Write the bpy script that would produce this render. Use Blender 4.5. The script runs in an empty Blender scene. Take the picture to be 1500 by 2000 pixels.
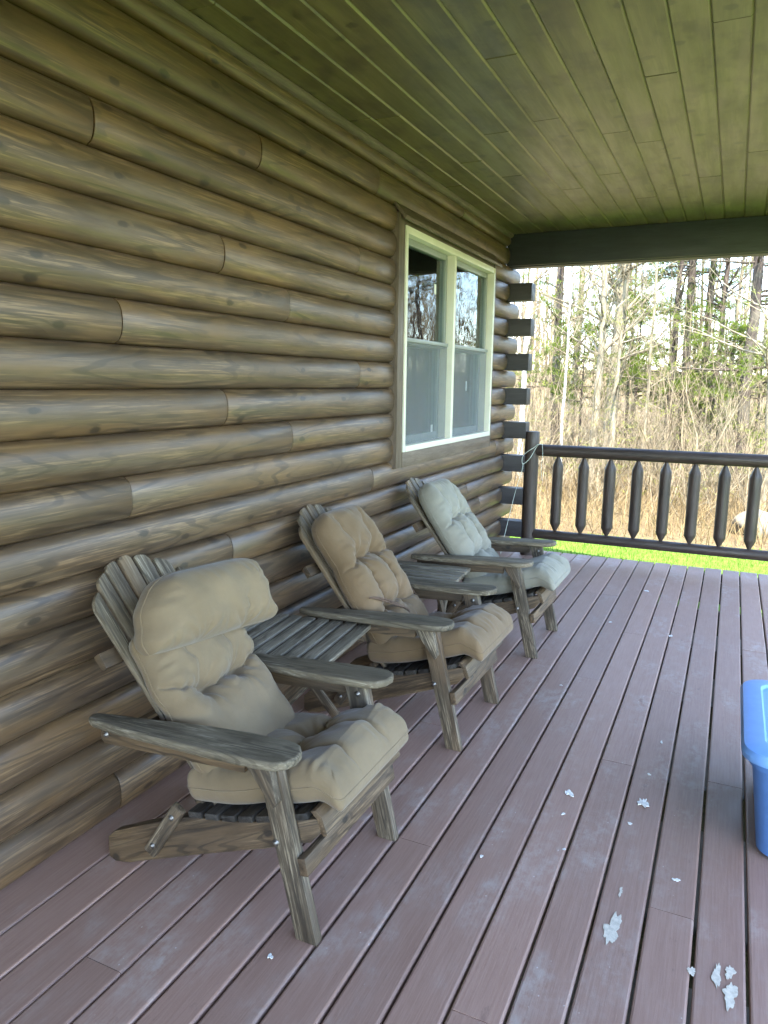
import bpy, bmesh, math, random
import numpy as np
from mathutils import Vector, Matrix, noise as mnoise

# ------------------------------------------------------------------ camera, sky, sun, exposure
scene = bpy.context.scene
COL = scene.collection
CAM = Vector((2.1016, 0.0, 1.6392))
YAW, PITCH, ROLL, FPX = 0.438705, 0.174014, 0.011997, 1437.0
cam_d = bpy.data.cameras.new('camera')
cam = bpy.data.objects.new('camera', cam_d)
COL.objects.link(cam)
cam_d.sensor_fit = 'HORIZONTAL'
cam_d.sensor_width = 36.0
cam_d.lens = 36.0 * FPX / 1500.0
cam_d.clip_start = 0.05
cam_d.clip_end = 2000
fw = Vector((-math.sin(YAW) * math.cos(PITCH), math.cos(YAW) * math.cos(PITCH), -math.sin(PITCH)))
rt = Vector((math.cos(YAW), math.sin(YAW), 0))
up = rt.cross(fw)
r2 = math.cos(ROLL) * rt + math.sin(ROLL) * up
u2 = -math.sin(ROLL) * rt + math.cos(ROLL) * up
mw = Matrix(((r2.x, u2.x, -fw.x, CAM.x), (r2.y, u2.y, -fw.y, CAM.y), (r2.z, u2.z, -fw.z, CAM.z), (0, 0, 0, 1)))
cam.matrix_world = mw
scene.camera = cam

SUN_EL, SUN_AZ = math.radians(58), math.radians(24)     # high sun behind the camera, over the open side of the porch
sdir = Vector((math.sin(SUN_AZ) * math.cos(SUN_EL), -math.cos(SUN_AZ) * math.cos(SUN_EL), math.sin(SUN_EL)))
world = bpy.data.worlds.new('World')
scene.world = world
world.use_nodes = True
wn = world.node_tree
wn.nodes.clear()
wo = wn.nodes.new('ShaderNodeOutputWorld')
wb = wn.nodes.new('ShaderNodeBackground')
sk = wn.nodes.new('ShaderNodeTexSky')
sk.sky_type = 'NISHITA'
sk.sun_disc = False
sk.sun_elevation = SUN_EL
sk.sun_rotation = math.atan2(sdir.x, sdir.y)
sk.air_density = 1.0
sk.dust_density = 0.4
sk.ozone_density = 1.0
wb.inputs['Strength'].default_value = 0.15
wn.links.new(sk.outputs[0], wb.inputs[0])
wn.links.new(wb.outputs[0], wo.inputs[0])
sun_d = bpy.data.lights.new('sun', 'SUN')
sun_d.energy = 2.6
sun_d.angle = math.radians(0.53)
sun_d.color = (1.0, 0.95, 0.86)
sun = bpy.data.objects.new('sun', sun_d)
COL.objects.link(sun)
sun.location = (6, -8, 12)
sun.rotation_euler = sdir.to_track_quat('Z', 'Y').to_euler()
scene.view_settings.view_transform = 'Standard'
scene.view_settings.look = 'None'
scene.view_settings.gamma = 1.0
scene.view_settings.exposure = 3.4
scene.cycles.max_bounces = 10
scene.cycles.diffuse_bounces = 5
scene.cycles.glossy_bounces = 4
scene.cycles.transparent_max_bounces = 12

random.seed(4)
RNG = np.random.default_rng(11)

# ------------------------------------------------------------------ node helpers
class NT:
    def __init__(self, name):
        self.m = bpy.data.materials.new(name)
        self.m.use_nodes = True
        self.t = self.m.node_tree
        self.t.nodes.clear()
        self.out = self.t.nodes.new('ShaderNodeOutputMaterial')
    def n(self, typ, ins=None, **props):
        nd = self.t.nodes.new('ShaderNode' + typ)
        for k, v in props.items():
            setattr(nd, k, v)
        for k, v in (ins or {}).items():
            s = nd.inputs[k]
            if hasattr(v, 'is_output') or isinstance(v, bpy.types.NodeSocket):
                self.t.links.new(v, s)
            else:
                if isinstance(v, (tuple, list)) and len(v) == 3 and s.type == 'RGBA':
                    v = (*v, 1)
                s.default_value = v
        return nd
    def math(self, op, a, b=0.0, c=0.0, clamp=False):
        nd = self.n('Math', {0: a, 1: b, 2: c}, operation=op, use_clamp=clamp)
        return nd.outputs[0]
    def vmul(self, v, s):
        return self.n('VectorMath', {0: v, 1: s}, operation='MULTIPLY').outputs[0]
    def vadd(self, a, b):
        return self.n('VectorMath', {0: a, 1: b}, operation='ADD').outputs[0]
    def noise(self, vec, scale, detail=4.0, rough=0.55, dist=0.0, out=0):
        return self.n('TexNoise', {'Vector': vec, 'Scale': scale, 'Detail': detail, 'Roughness': rough, 'Distortion': dist}).outputs[out]
    def smooth(self, v, a, b, lo=0.0, hi=1.0):
        return self.n('MapRange', {'Value': v, 'From Min': a, 'From Max': b, 'To Min': lo, 'To Max': hi}, interpolation_type='SMOOTHSTEP').outputs[0]
    def mix(self, f, a, b, blend='MIX'):
        nd = self.n('Mix', {'Factor': f, 'A': a, 'B': b} if False else None, data_type='RGBA', blend_type=blend)
        for k, v in ((0, f), (6, a), (7, b)):
            s = nd.inputs[k]
            if isinstance(v, bpy.types.NodeSocket):
                self.t.links.new(v, s)
            else:
                if isinstance(v, (tuple, list)) and len(v) == 3:
                    v = (*v, 1)
                s.default_value = v
        return nd.outputs[2]
    def bump(self, h, strength=0.3, dist=0.01, normal=None):
        ins = {'Height': h, 'Strength': strength, 'Distance': dist}
        if normal is not None:
            ins['Normal'] = normal
        return self.n('Bump', ins).outputs[0]
    def bsdf(self, color, rough=0.6, normal=None, **kw):
        ins = {'Base Color': color, 'Roughness': rough}
        for k, v in kw.items():
            ins[k.replace('_', ' ')] = v
        if normal is not None:
            ins['Normal'] = normal
        b = self.n('BsdfPrincipled', ins)
        self.t.links.new(b.outputs[0], self.out.inputs[0])
        return b
    def gc(self, rnd=37.0):
        # piece coordinates: x runs along the grain; shifted for every piece
        a = self.n('Attribute', attribute_name='gc').outputs['Vector']
        r = self.n('ObjectInfo').outputs['Random']
        off = self.n('CombineXYZ', {0: self.math('MULTIPLY', r, rnd), 1: self.math('MULTIPLY', r, rnd * 0.7), 2: self.math('MULTIPLY', r, rnd * 1.3)}).outputs[0]
        self.r = r
        return self.vadd(a, off)

def wood(name, dark, mid, light, rough=(0.35, 0.6), rings=0.5, streak=0.6, knot=0.5, patch=None, patch_amt=0.5,
         bump=0.25, tone=0.25, knot_scale=(2.2, 6.0, 6.0), spec=0.5, ringscale=(0.7, 7.0, 7.0), ringfreq=70.0, worn=None, worn_amt=0.0, knot_on=0.62, fine=1.0, coat=0.0, coat_r=0.3, pscale=(1.1, 4.5, 4.5)):
    w = NT(name)
    g = w.gc()
    # knots: sparse cells
    kv = w.n('TexVoronoi', {'Vector': w.vmul(g, knot_scale), 'Scale': 1.0, 'Randomness': 1.0}, feature='F1', voronoi_dimensions='2D')
    kd = kv.outputs['Distance']
    kr = w.n('SeparateColor', {0: kv.outputs['Color']}).outputs[0]
    on = w.math('GREATER_THAN', kr, knot_on)
    kf = w.math('MULTIPLY', w.smooth(kd, 0.34, 0.02), on)
    kcore = w.math('MULTIPLY', w.smooth(w.math('ADD', kd, w.math('MULTIPLY', w.noise(w.vmul(g, (40, 40, 40)), 1.0, 3.0), 0.12)), 0.20, 0.13), on)
    # contour lines of a stretched noise read as flat-sawn grain, bent round the knots
    big = w.noise(w.vmul(g, ringscale), 1.0, 2.0, 0.45)
    bent = w.math('ADD', big, w.math('MULTIPLY', kf, 0.035))
    line = w.math('SINE', w.math('MULTIPLY', bent, ringfreq))
    line = w.math('MULTIPLY', w.smooth(line, 0.3, 0.85), w.smooth(w.noise(w.vmul(g, (2.5, 9.0, 9.0)), 1.0, 3.0, 0.6), 0.36, 0.6))
    st = w.noise(w.vmul(g, (9.0 * fine, 190.0 * fine, 190.0 * fine)), 1.0, 4.0, 0.7)
    st2 = w.noise(w.vmul(g, (4.0 * fine, 34.0 * fine, 34.0 * fine)), 1.0, 6.0, 0.72)
    pt = w.noise(w.vmul(g, pscale), 1.0, 4.0, 0.6)
    col = w.mix(w.smooth(st2, 0.3, 0.72), dark, mid)
    gl = w.smooth(w.noise(w.vmul(g, (1.8, 8.0, 8.0)), 1.0, 3.0, 0.6), 0.35, 0.62)
    col = w.mix(w.math('MULTIPLY', w.math('MULTIPLY', w.smooth(st, 0.47, 0.66), gl), streak), col, light)
    if patch:
        col = w.mix(w.math('MULTIPLY', w.smooth(pt, 0.46, 0.68), patch_amt), col, patch)
    if worn:
        wf = w.smooth(w.noise(w.vmul(g, (1.6, 9, 9)), 1.0, 6.0, 0.7), 0.5, 0.66)
        col = w.mix(w.math('MULTIPLY', wf, worn_amt), col, worn)
    col = w.mix(w.math('MULTIPLY', line, rings), col, w.mix(0.55, dark, (0.01, 0.007, 0.005)))
    col = w.mix(w.math('MULTIPLY', kcore, knot), col, w.mix(0.7, dark, (0.004, 0.003, 0.002)))
    col = w.mix(w.math('MULTIPLY', kf, knot * 0.3), col, dark)
    tv = w.math('ADD', w.math('MULTIPLY', w.r, tone * 2), 1.0 - tone)
    hv = w.n('HueSaturation', {'Value': tv, 'Color': col})
    rr = w.smooth(w.noise(w.vmul(g, (2, 14, 14)), 1.0, 3.0), 0.3, 0.7, rough[0], rough[1])
    ht = w.math('ADD', w.math('MULTIPLY', st, 0.7), w.math('MULTIPLY', line, -0.35))
    nb = w.bump(ht, bump, 0.004)
    w.bsdf(hv.outputs[0], rr, nb, Specular_IOR_Level=spec, Coat_Weight=coat, Coat_Roughness=coat_r)
    return w.m

M = {}
M['log'] = wood('log_stain', (0.058, 0.035, 0.019), (0.102, 0.063, 0.034), (0.29, 0.185, 0.095), rough=(0.40, 0.54), rings=0.6, streak=0.6,
                patch=(0.165, 0.092, 0.036), patch_amt=0.55, knot=0.9, bump=0.1, tone=0.12, worn=(0.13, 0.10, 0.07), worn_amt=0.3, spec=0.5,
                ringscale=(0.7, 4.2, 4.2), ringfreq=85.0, pscale=(1.5, 5.0, 5.0), knot_scale=(4.2, 6.2, 6.2), knot_on=0.76, fine=0.4, coat=0.3, coat_r=0.4)
M['corner'] = wood('shaded_corner_logs', (0.016, 0.014, 0.016), (0.028, 0.026, 0.029), (0.05, 0.045, 0.046), rough=(0.4, 0.6), rings=0.3, streak=0.3, knot=0.4, tone=0.1)  # near-black copy of the log wood, the end wall's shade put into its colour
M['ceil'] = wood('ceiling_wood', (0.088, 0.071, 0.025), (0.158, 0.13, 0.048), (0.22, 0.185, 0.078), rough=(0.30, 0.46), rings=0.1, streak=0.45, knot=0.8,
                 patch=(0.05, 0.036, 0.016), patch_amt=0.75, bump=0.1, tone=0.13, knot_scale=(5.0, 4.2, 4.2), knot_on=0.72, fine=0.4, pscale=(4.5, 5.5, 5.5), ringscale=(0.5, 6, 6), ringfreq=50,
                 spec=0.8, coat=0.4, coat_r=0.36)
M['grey'] = wood('weathered_wood', (0.030, 0.021, 0.013), (0.105, 0.078, 0.050), (0.36, 0.29, 0.20), rough=(0.5, 0.75), rings=0.6, streak=0.8,
                 patch=(0.135, 0.078, 0.038), patch_amt=0.6, knot=0.7, bump=0.35, tone=0.16, knot_scale=(6, 9, 9), knot_on=0.78, ringscale=(1.3, 10, 10), ringfreq=80, fine=0.75)
M['greytop'] = wood('weathered_grey_wood', (0.062, 0.048, 0.031), (0.165, 0.134, 0.094), (0.40, 0.34, 0.25), rough=(0.55, 0.8), rings=0.6, streak=0.7,
                    patch=(0.125, 0.096, 0.062), patch_amt=0.5, knot=0.6, bump=0.35, tone=0.1, knot_scale=(6, 9, 9), knot_on=0.8, ringscale=(1.3, 10, 10), ringfreq=80, fine=0.75, spec=0.3)
M['tabletop'] = wood('table_slat_wood', (0.085, 0.07, 0.05), (0.215, 0.182, 0.136), (0.42, 0.37, 0.29), rough=(0.55, 0.8), rings=0.5, streak=0.7,
                     patch=(0.15, 0.12, 0.085), patch_amt=0.4, knot=0.6, bump=0.35, tone=0.16, knot_scale=(6, 9, 9), knot_on=0.8, ringscale=(1.3, 10, 10), ringfreq=80, fine=0.75, spec=0.3)
M['slat'] = wood('back_slat_wood', (0.07, 0.05, 0.03), (0.19, 0.148, 0.098), (0.46, 0.385, 0.275), rough=(0.5, 0.75), rings=0.5, streak=0.8,
                 patch=(0.20, 0.128, 0.068), patch_amt=0.6, knot=0.6, bump=0.35, tone=0.2, knot_scale=(6, 9, 9), knot_on=0.8, ringscale=(1.3, 10, 10), ringfreq=70, fine=0.75)
M['stringer'] = wood('brown_wood', (0.032, 0.02, 0.011), (0.10, 0.063, 0.034), (0.24, 0.165, 0.095), rough=(0.45, 0.7), rings=0.65, streak=0.65,
                     patch=(0.15, 0.09, 0.042), patch_amt=0.55, knot=0.85, bump=0.3, tone=0.1, knot_scale=(6, 8, 8), knot_on=0.72, ringscale=(0.9, 9, 9), ringfreq=85, fine=0.7)
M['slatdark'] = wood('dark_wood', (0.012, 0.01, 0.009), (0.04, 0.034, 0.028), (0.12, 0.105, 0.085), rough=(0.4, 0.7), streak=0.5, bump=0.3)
M['trim'] = wood('window_trim_wood', (0.07, 0.05, 0.035), (0.135, 0.10, 0.072), (0.2, 0.16, 0.12), rough=(0.4, 0.6), rings=0.25, streak=0.5, knot=0.5, tone=0.08)
M['rail'] = wood('rail_paint', (0.024, 0.016, 0.012), (0.05, 0.033, 0.025), (0.085, 0.06, 0.047), rough=(0.4, 0.62), rings=0.35, streak=0.45, knot=0.6, tone=0.12, bump=0.4)
M['beam'] = wood('sky_tinted_beam_stain', (0.024, 0.025, 0.029), (0.036, 0.038, 0.044), (0.052, 0.054, 0.06), rough=(0.4, 0.55), rings=0.2, streak=0.3, knot=0.4, tone=0.05)  # dark brown shifted to blue-grey; the reflected sky's veil is mixed into the colour

def deck_mat():
    w = NT('deck_paint')
    g = w.gc()
    st = w.noise(w.vmul(g, (6, 150, 150)), 1, 5, 0.7)
    n1 = w.noise(w.vmul(g, (2.0, 4.0, 4.0)), 1, 5, 0.65)
    n2 = w.noise(w.vmul(g, (18, 26, 26)), 1, 6, 0.75)
    sp = w.n('TexVoronoi', {'Vector': w.vmul(g, (22, 30, 30)), 'Scale': 1.0}, feature='F1').outputs['Distance']
    base = w.mix(w.smooth(st, 0.3, 0.7), (0.25, 0.145, 0.108), (0.30, 0.183, 0.140))
    dust = w.math('MULTIPLY', w.smooth(n1, 0.46, 0.72), w.smooth(n2, 0.34, 0.66))
    base = w.mix(w.math('MULTIPLY', dust, 0.55), base, (0.42, 0.37, 0.33))
    speck = w.math('MULTIPLY', w.smooth(sp, 0.09, 0.03), w.smooth(n1, 0.5, 0.6))
    base = w.mix(w.math('MULTIPLY', speck, 0.6), base, (0.60, 0.54, 0.50))
    dk = w.smooth(w.noise(w.vmul(g, (9, 24, 24)), 1, 4, 0.7), 0.64, 0.76)
    base = w.mix(w.math('MULTIPLY', dk, 0.4), base, (0.11, 0.064, 0.054))
    hv = w.n('HueSaturation', {'Value': w.math('ADD', w.math('MULTIPLY', w.r, 0.2), 0.9), 'Color': base})
    nb = w.bump(w.math('ADD', st, w.math('MULTIPLY', n2, 0.6)), 0.25, 0.003)
    w.bsdf(hv.outputs[0], w.smooth(n1, 0.3, 0.7, 0.42, 0.62), nb, Specular_IOR_Level=0.5)
    return w.m
M['deck'] = deck_mat()

def fabric(name, c1, c2):
    w = NT(name)
    g = w.gc(9.0)
    a = w.noise(g, 5.0, 4, 0.6)
    f = w.noise(w.vmul(g, (900, 900, 900)), 1, 1, 0.5)
    f2 = w.noise(w.vmul(g, (70, 70, 70)), 1, 4, 0.7)
    col = w.mix(w.smooth(a, 0.3, 0.7), c1, c2)
    col = w.mix(w.math('MULTIPLY', f2, 0.25), col, w.mix(0.5, c1, (0.05, 0.04, 0.03)))
    nb = w.bump(f, 0.12, 0.001, w.bump(w.noise(g, 16, 5, 0.6), 0.3, 0.012))
    w.bsdf(col, 0.82, nb, Specular_IOR_Level=0.3, Sheen_Weight=0.15, Sheen_Roughness=0.5)
    return w.m
M['tan'] = fabric('tan_fabric', (0.155, 0.108, 0.060), (0.188, 0.134, 0.077))
M['brown'] = fabric('brown_tan_fabric', (0.138, 0.086, 0.042), (0.168, 0.108, 0.056))
M['pale'] = fabric('pale_grey_fabric', (0.205, 0.188, 0.145), (0.245, 0.228, 0.18))

def plain(name, col, rough=0.5, var=0.15, scale=12.0, bump=0.1, metal=0.0, spec=0.5, **kw):
    w = NT(name)
    tc = w.n('TexCoord').outputs['Object']
    n = w.noise(tc, scale, 5, 0.6)
    c = w.mix(w.smooth(n, 0.25, 0.75), tuple(x * (1 - var) for x in col), tuple(min(1, x * (1 + var)) for x in col))
    nb = w.bump(w.noise(tc, scale * 6, 4, 0.6), bump, 0.003)
    w.bsdf(c, rough, nb, Metallic=metal, Specular_IOR_Level=spec, **kw)
    return w.m
M['vinyl'] = plain('cream_vinyl', (0.60, 0.58, 0.48), 0.4, 0.05, 6, 0.03)
M['sash'] = plain('shaded_sash_vinyl', (0.21, 0.23, 0.215), 0.4, 0.06, 6, 0.03)  # frame vinyl darkened and greened; the shade behind the screen is in the colour
M['bolt'] = plain('bolt_metal', (0.25, 0.23, 0.21), 0.5, 0.3, 60, 0.2, 1.0)
M['blue'] = plain('blue_plastic', (0.07, 0.165, 0.40), 0.45, 0.05, 30, 0.06, spec=0.5)
M['lidblue'] = plain('blue_lid_plastic', (0.135, 0.28, 0.58), 0.45, 0.04, 30, 0.06, spec=0.5)
M['sticker'] = plain('paper_sticker', (0.7, 0.7, 0.68), 0.7, 0.08, 40, 0.02)
M['cord'] = plain('pale_cord', (0.5, 0.56, 0.5), 0.7, 0.1, 50, 0.2)
M['tie'] = plain('brown_tie', (0.10, 0.058, 0.034), 0.8, 0.2, 60, 0.3)
M['room'] = plain('room_wall', (0.30, 0.30, 0.29), 0.8, 0.05, 2, 0.02)
M['curtain'] = plain('curtain_cloth', (0.34, 0.36, 0.37), 0.9, 0.1, 10, 0.1)
M['flake'] = plain('paint_chip', (0.62, 0.60, 0.57), 0.8, 0.15, 70, 0.3)
M['bare'] = plain('bare_wood', (0.50, 0.45, 0.37), 0.8, 0.2, 60, 0.4)
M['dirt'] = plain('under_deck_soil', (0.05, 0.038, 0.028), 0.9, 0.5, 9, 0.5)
M['soffit'] = plain('roof_shingle', (0.08, 0.075, 0.07), 0.9, 0.3, 9, 0.5)

def glass_mat():
    w = NT('window_glass')
    tc = w.n('TexCoord').outputs['Object']
    nb = w.bump(w.noise(tc, 5.0, 2, 0.5), 0.05, 0.02)
    fr = w.n('Fresnel', {'IOR': 1.5, 'Normal': nb}).outputs[0]
    gl = w.n('BsdfGlossy', {'Color': (0.9, 0.95, 0.97), 'Roughness': 0.015, 'Normal': nb})
    tr = w.n('BsdfTransparent', {'Color': (0.72, 0.80, 0.80)})
    mx = w.n('MixShader', {0: fr, 1: tr.outputs[0], 2: gl.outputs[0]})
    w.t.links.new(mx.outputs[0], w.out.inputs[0])
    return w.m
M['glass'] = glass_mat()
def screen_mat():
    w = NT('insect_screen')
    df = w.n('BsdfDiffuse', {'Color': (0.22, 0.24, 0.25, 1)})
    tr = w.n('BsdfTransparent', {'Color': (1, 1, 1, 1)})
    mx = w.n('MixShader', {0: 0.3, 1: tr.outputs[0], 2: df.outputs[0]})
    w.t.links.new(mx.outputs[0], w.out.inputs[0])
    return w.m
M['screen'] = screen_mat()

def ground_mat(name, cols, scale, bump):
    w = NT(name)
    tc = w.n('TexCoord').outputs['Object']
    a = w.noise(tc, scale, 6, 0.65)
    b = w.noise(tc, scale * 9, 5, 0.7)
    c = w.mix(w.smooth(a, 0.3, 0.7), cols[0], cols[1])
    c = w.mix(w.smooth(b, 0.45, 0.75), c, cols[2])
    w.bsdf(c, 0.95, w.bump(b, bump, 0.05), Specular_IOR_Level=0.1)
    return w.m
M['lawn'] = ground_mat('lawn_soil', ((0.085, 0.155, 0.018), (0.11, 0.19, 0.024), (0.14, 0.21, 0.035)), 0.7, 0.6)
M['litter'] = ground_mat('leaf_litter', ((0.12, 0.085, 0.045), (0.17, 0.13, 0.07), (0.09, 0.062, 0.035)), 0.5, 0.8)

def leafy(name, c1, c2, scale=3.0, rough=0.7, trans=0.25, spec=0.2):
    w = NT(name)
    tc = w.n('TexCoord').outputs['Object']
    a = w.n('TexWhiteNoise', {'Vector': w.n('VectorMath', {0: w.vmul(tc, (9, 9, 9))}, operation='FLOOR').outputs[0]}).outputs[0]
    b = w.noise(tc, scale, 3, 0.6)
    c = w.mix(w.math('MULTIPLY', w.math('ADD', a, b), 0.5), c1, c2)
    d = w.n('BsdfDiffuse', {'Color': c})
    t = w.n('BsdfTranslucent', {'Color': c})
    mx = w.n('MixShader', {0: trans, 1: d.outputs[0], 2: t.outputs[0]})
    w.t.links.new(mx.outputs[0], w.out.inputs[0])
    return w.m
M['grassblade'] = leafy('grass_blade', (0.085, 0.165, 0.02), (0.17, 0.26, 0.045))
M['dry'] = leafy('dry_grass_blade', (0.15, 0.105, 0.05), (0.30, 0.225, 0.12), trans=0.2)
M['needle'] = leafy('pine_needles', (0.05, 0.095, 0.016), (0.15, 0.19, 0.028), trans=0.35)
M['bud'] = leafy('spring_buds', (0.13, 0.17, 0.03), (0.26, 0.25, 0.07), trans=0.3)

def bark(name, dark, light, vs=(9, 9, 2.2)):
    w = NT(name)
    tc = w.n('TexCoord').outputs['Object']
    a = w.noise(w.vmul(tc, vs), 1.0, 6, 0.7)
    b = w.noise(tc, 1.3, 3, 0.6)
    c = w.mix(w.smooth(a, 0.35, 0.65), dark, light)
    c = w.mix(w.math('MULTIPLY', w.smooth(b, 0.45, 0.7), 0.35), c, (0.22, 0.22, 0.15))
    w.bsdf(c, 0.9, w.bump(a, 0.7, 0.03), Specular_IOR_Level=0.15)
    return w.m
M['bark_pine'] = bark('pine_bark', (0.035, 0.027, 0.022), (0.10, 0.078, 0.062))
M['bark_pale'] = bark('pale_bark', (0.12, 0.10, 0.065), (0.30, 0.26, 0.18))
M['bark_birch'] = bark('birch_bark', (0.30, 0.28, 0.24), (0.72, 0.70, 0.65), vs=(5, 5, 14))
M['twig'] = bark('twig_bark', (0.085, 0.062, 0.04), (0.27, 0.215, 0.135))
M['rock'] = plain('boulder_stone', (0.13, 0.115, 0.09), 0.9, 0.3, 5, 0.6)

# ------------------------------------------------------------------ geometry helpers
def tag(o, label=None, cat=None, group=None, kind=None):
    if label: o['label'] = label
    if cat: o['category'] = cat
    if group: o['group'] = group
    if kind: o['kind'] = kind
    return o

def empty(name, loc=(0, 0, 0), rz=0.0):
    o = bpy.data.objects.new(name, None)
    o.empty_display_size = 0.1
    o.location = loc
    o.rotation_euler = (0, 0, rz)
    COL.objects.link(o)
    return o

def mesh_obj(name, V, F, mat, parent=None, gc=None, smooth=False):
    me = bpy.data.meshes.new(name)
    V = np.asarray(V, dtype=np.float32)
    me.from_pydata(V.tolist(), [], F)
    if gc is None:
        gc = V
    at = me.attributes.new('gc', 'FLOAT_VECTOR', 'POINT')
    at.data.foreach_set('vector', np.asarray(gc, dtype=np.float32).ravel())
    me.materials.append(mat)
    if smooth is True:
        me.polygons.foreach_set('use_smooth', [True] * len(me.polygons))
    me.update()
    o = bpy.data.objects.new(name, me)
    if parent is not None:
        o.parent = parent
    COL.objects.link(o)
    if smooth == 'auto':
        bm = bmesh.new(); bm.from_mesh(me)
        for f in bm.faces: f.smooth = True
        for e in bm.edges:
            if len(e.link_faces) == 2 and e.calc_face_angle(0) > math.radians(38): e.smooth = False
        bm.to_mesh(me); bm.free()
    return o

def bevelled(V, F, bev, seg=2):
    bm = bmesh.new()
    vs = [bm.verts.new(v) for v in V]
    for f in F: bm.faces.new([vs[i] for i in f])
    bmesh.ops.recalc_face_normals(bm, faces=bm.faces)
    if bev > 0:
        bmesh.ops.bevel(bm, geom=[e for e in bm.edges if e.calc_face_angle(0) > 0.5], offset=bev, segments=seg, profile=0.6, affect='EDGES', clamp_overlap=True)
    bm.verts.index_update()
    V2 = [tuple(v.co) for v in bm.verts]
    F2 = [[v.index for v in f.verts] for f in bm.faces]
    bm.free()
    return V2, F2

BOXF = [(0, 3, 2, 1), (4, 5, 6, 7), (0, 1, 5, 4), (1, 2, 6, 5), (2, 3, 7, 6), (3, 0, 4, 7)]
def box_vf(x0, x1, y0, y1, z0, z1):
    return [(x0, y0, z0), (x1, y0, z0), (x1, y1, z0), (x0, y1, z0), (x0, y0, z1), (x1, y0, z1), (x1, y1, z1), (x0, y1, z1)], BOXF

def box(name, b, mat, parent=None, bev=0.003, grain='x', smooth='auto'):
    V, F = box_vf(*b)
    V, F = bevelled(V, F, bev) if bev else (V, F)
    a = np.array(V)
    g = a[:, {'x': [0, 1, 2], 'y': [1, 0, 2], 'z': [2, 0, 1]}[grain]]
    return mesh_obj(name, V, F, mat, parent, g, smooth)

def plank(name, p, q, width, thick, mat, parent=None, up=(0, 0, 1), bev=0.003):
    """a board from p to q; width is measured across, in the plane of `up`"""
    p, q = Vector(p), Vector(q)
    d = (q - p); L = d.length; d.normalize()
    s = Vector(up).cross(d).normalized()
    n = d.cross(s).normalized()
    V, F = box_vf(0, L, -thick / 2, thick / 2, -width / 2, width / 2)
    V, F = bevelled(V, F, bev)
    W = [tuple(p + d * v[0] + s * v[1] + n * v[2]) for v in V]
    return mesh_obj(name, W, F, mat, parent, np.array(V)[:, [0, 2, 1]], 'auto')

def prism(name, pts, a0, a1, mat, parent=None, plane='xz', bev=0.003, grain=None):
    """outline pts extruded between a0 and a1 along the third axis"""
    n = len(pts)
    def m(p, a):
        return {'xz': (p[0], a, p[1]), 'xy': (p[0], p[1], a), 'yz': (a, p[0], p[1])}[plane]
    V = [m(p, a0) for p in pts] + [m(p, a1) for p in pts]
    F = [list(range(n)), list(range(2 * n - 1, n - 1, -1))] + [(i, (i + 1) % n, n + (i + 1) % n, n + i) for i in range(n)]
    V, F = bevelled(V, F, bev)
    A = np.array(V)
    if grain is None:
        G = A if plane != 'yz' else A[:, [1, 2, 0]]
    elif tuple(grain) == (0, 1, 0):
        G = A[:, [1, 0, 2]]
    else:
        gx = np.array(grain, float); gx /= np.linalg.norm(gx)
        gy = np.array([-gx[2], 0, gx[0]])
        G = np.stack([A @ gx, A @ gy, A[:, 1]], 1)
    return mesh_obj(name, V, F, mat, parent, G, 'auto')

def tube_vf(path, rad, n=6, cap=True):
    path = [Vector(p) for p in path]
    m = len(path)
    if not hasattr(rad, '__len__'): rad = [rad] * m
    V, F = [], []
    t0 = (path[1] - path[0]).normalized()
    ref = Vector((0, 0, 1)) if abs(t0.z) < 0.9 else Vector((1, 0, 0))
    s = t0.cross(ref).normalized()
    for i, p in enumerate(path):
        t = (path[min(i + 1, m - 1)] - path[max(i - 1, 0)]).normalized()
        s = (s - t * s.dot(t)).normalized()
        b = t.cross(s)
        for k in range(n):
            a = 2 * math.pi * k / n
            V.append(tuple(p + (s * math.cos(a) + b * math.sin(a)) * rad[i]))
    for i in range(m - 1):
        for k in range(n):
            F.append((i * n + k, i * n + (k + 1) % n, (i + 1) * n + (k + 1) % n, (i + 1) * n + k))
    if cap:
        F.append(tuple(range(n - 1, -1, -1))); F.append(tuple(range((m - 1) * n, m * n)))
    return V, F

class Bag:
    def __init__(self): self.V = []; self.F = []
    def add(self, VF):
        k = len(self.V); self.V.extend(VF[0]); self.F.extend([tuple(i + k for i in f) for f in VF[1]])

def smooth_path(pts, n=8):
    pts = [Vector(p) for p in pts]
    out = []
    for i in range(len(pts) - 1):
        p0 = pts[max(i - 1, 0)]; p1 = pts[i]; p2 = pts[i + 1]; p3 = pts[min(i + 2, len(pts) - 1)]
        for k in range(n):
            t = k / n
            out.append(0.5 * ((2 * p1) + (p2 - p0) * t + (2 * p0 - 5 * p1 + 4 * p2 - p3) * t * t + (3 * p1 - p0 - 3 * p2 + p3) * t ** 3))
    out.append(pts[-1])
    return out

def copy_tree(o, parent=None):
    c = o.copy(); COL.objects.link(c)
    if parent is not None: c.parent = parent
    for ch in list(o.children): copy_tree(ch, c)
    return c

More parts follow.
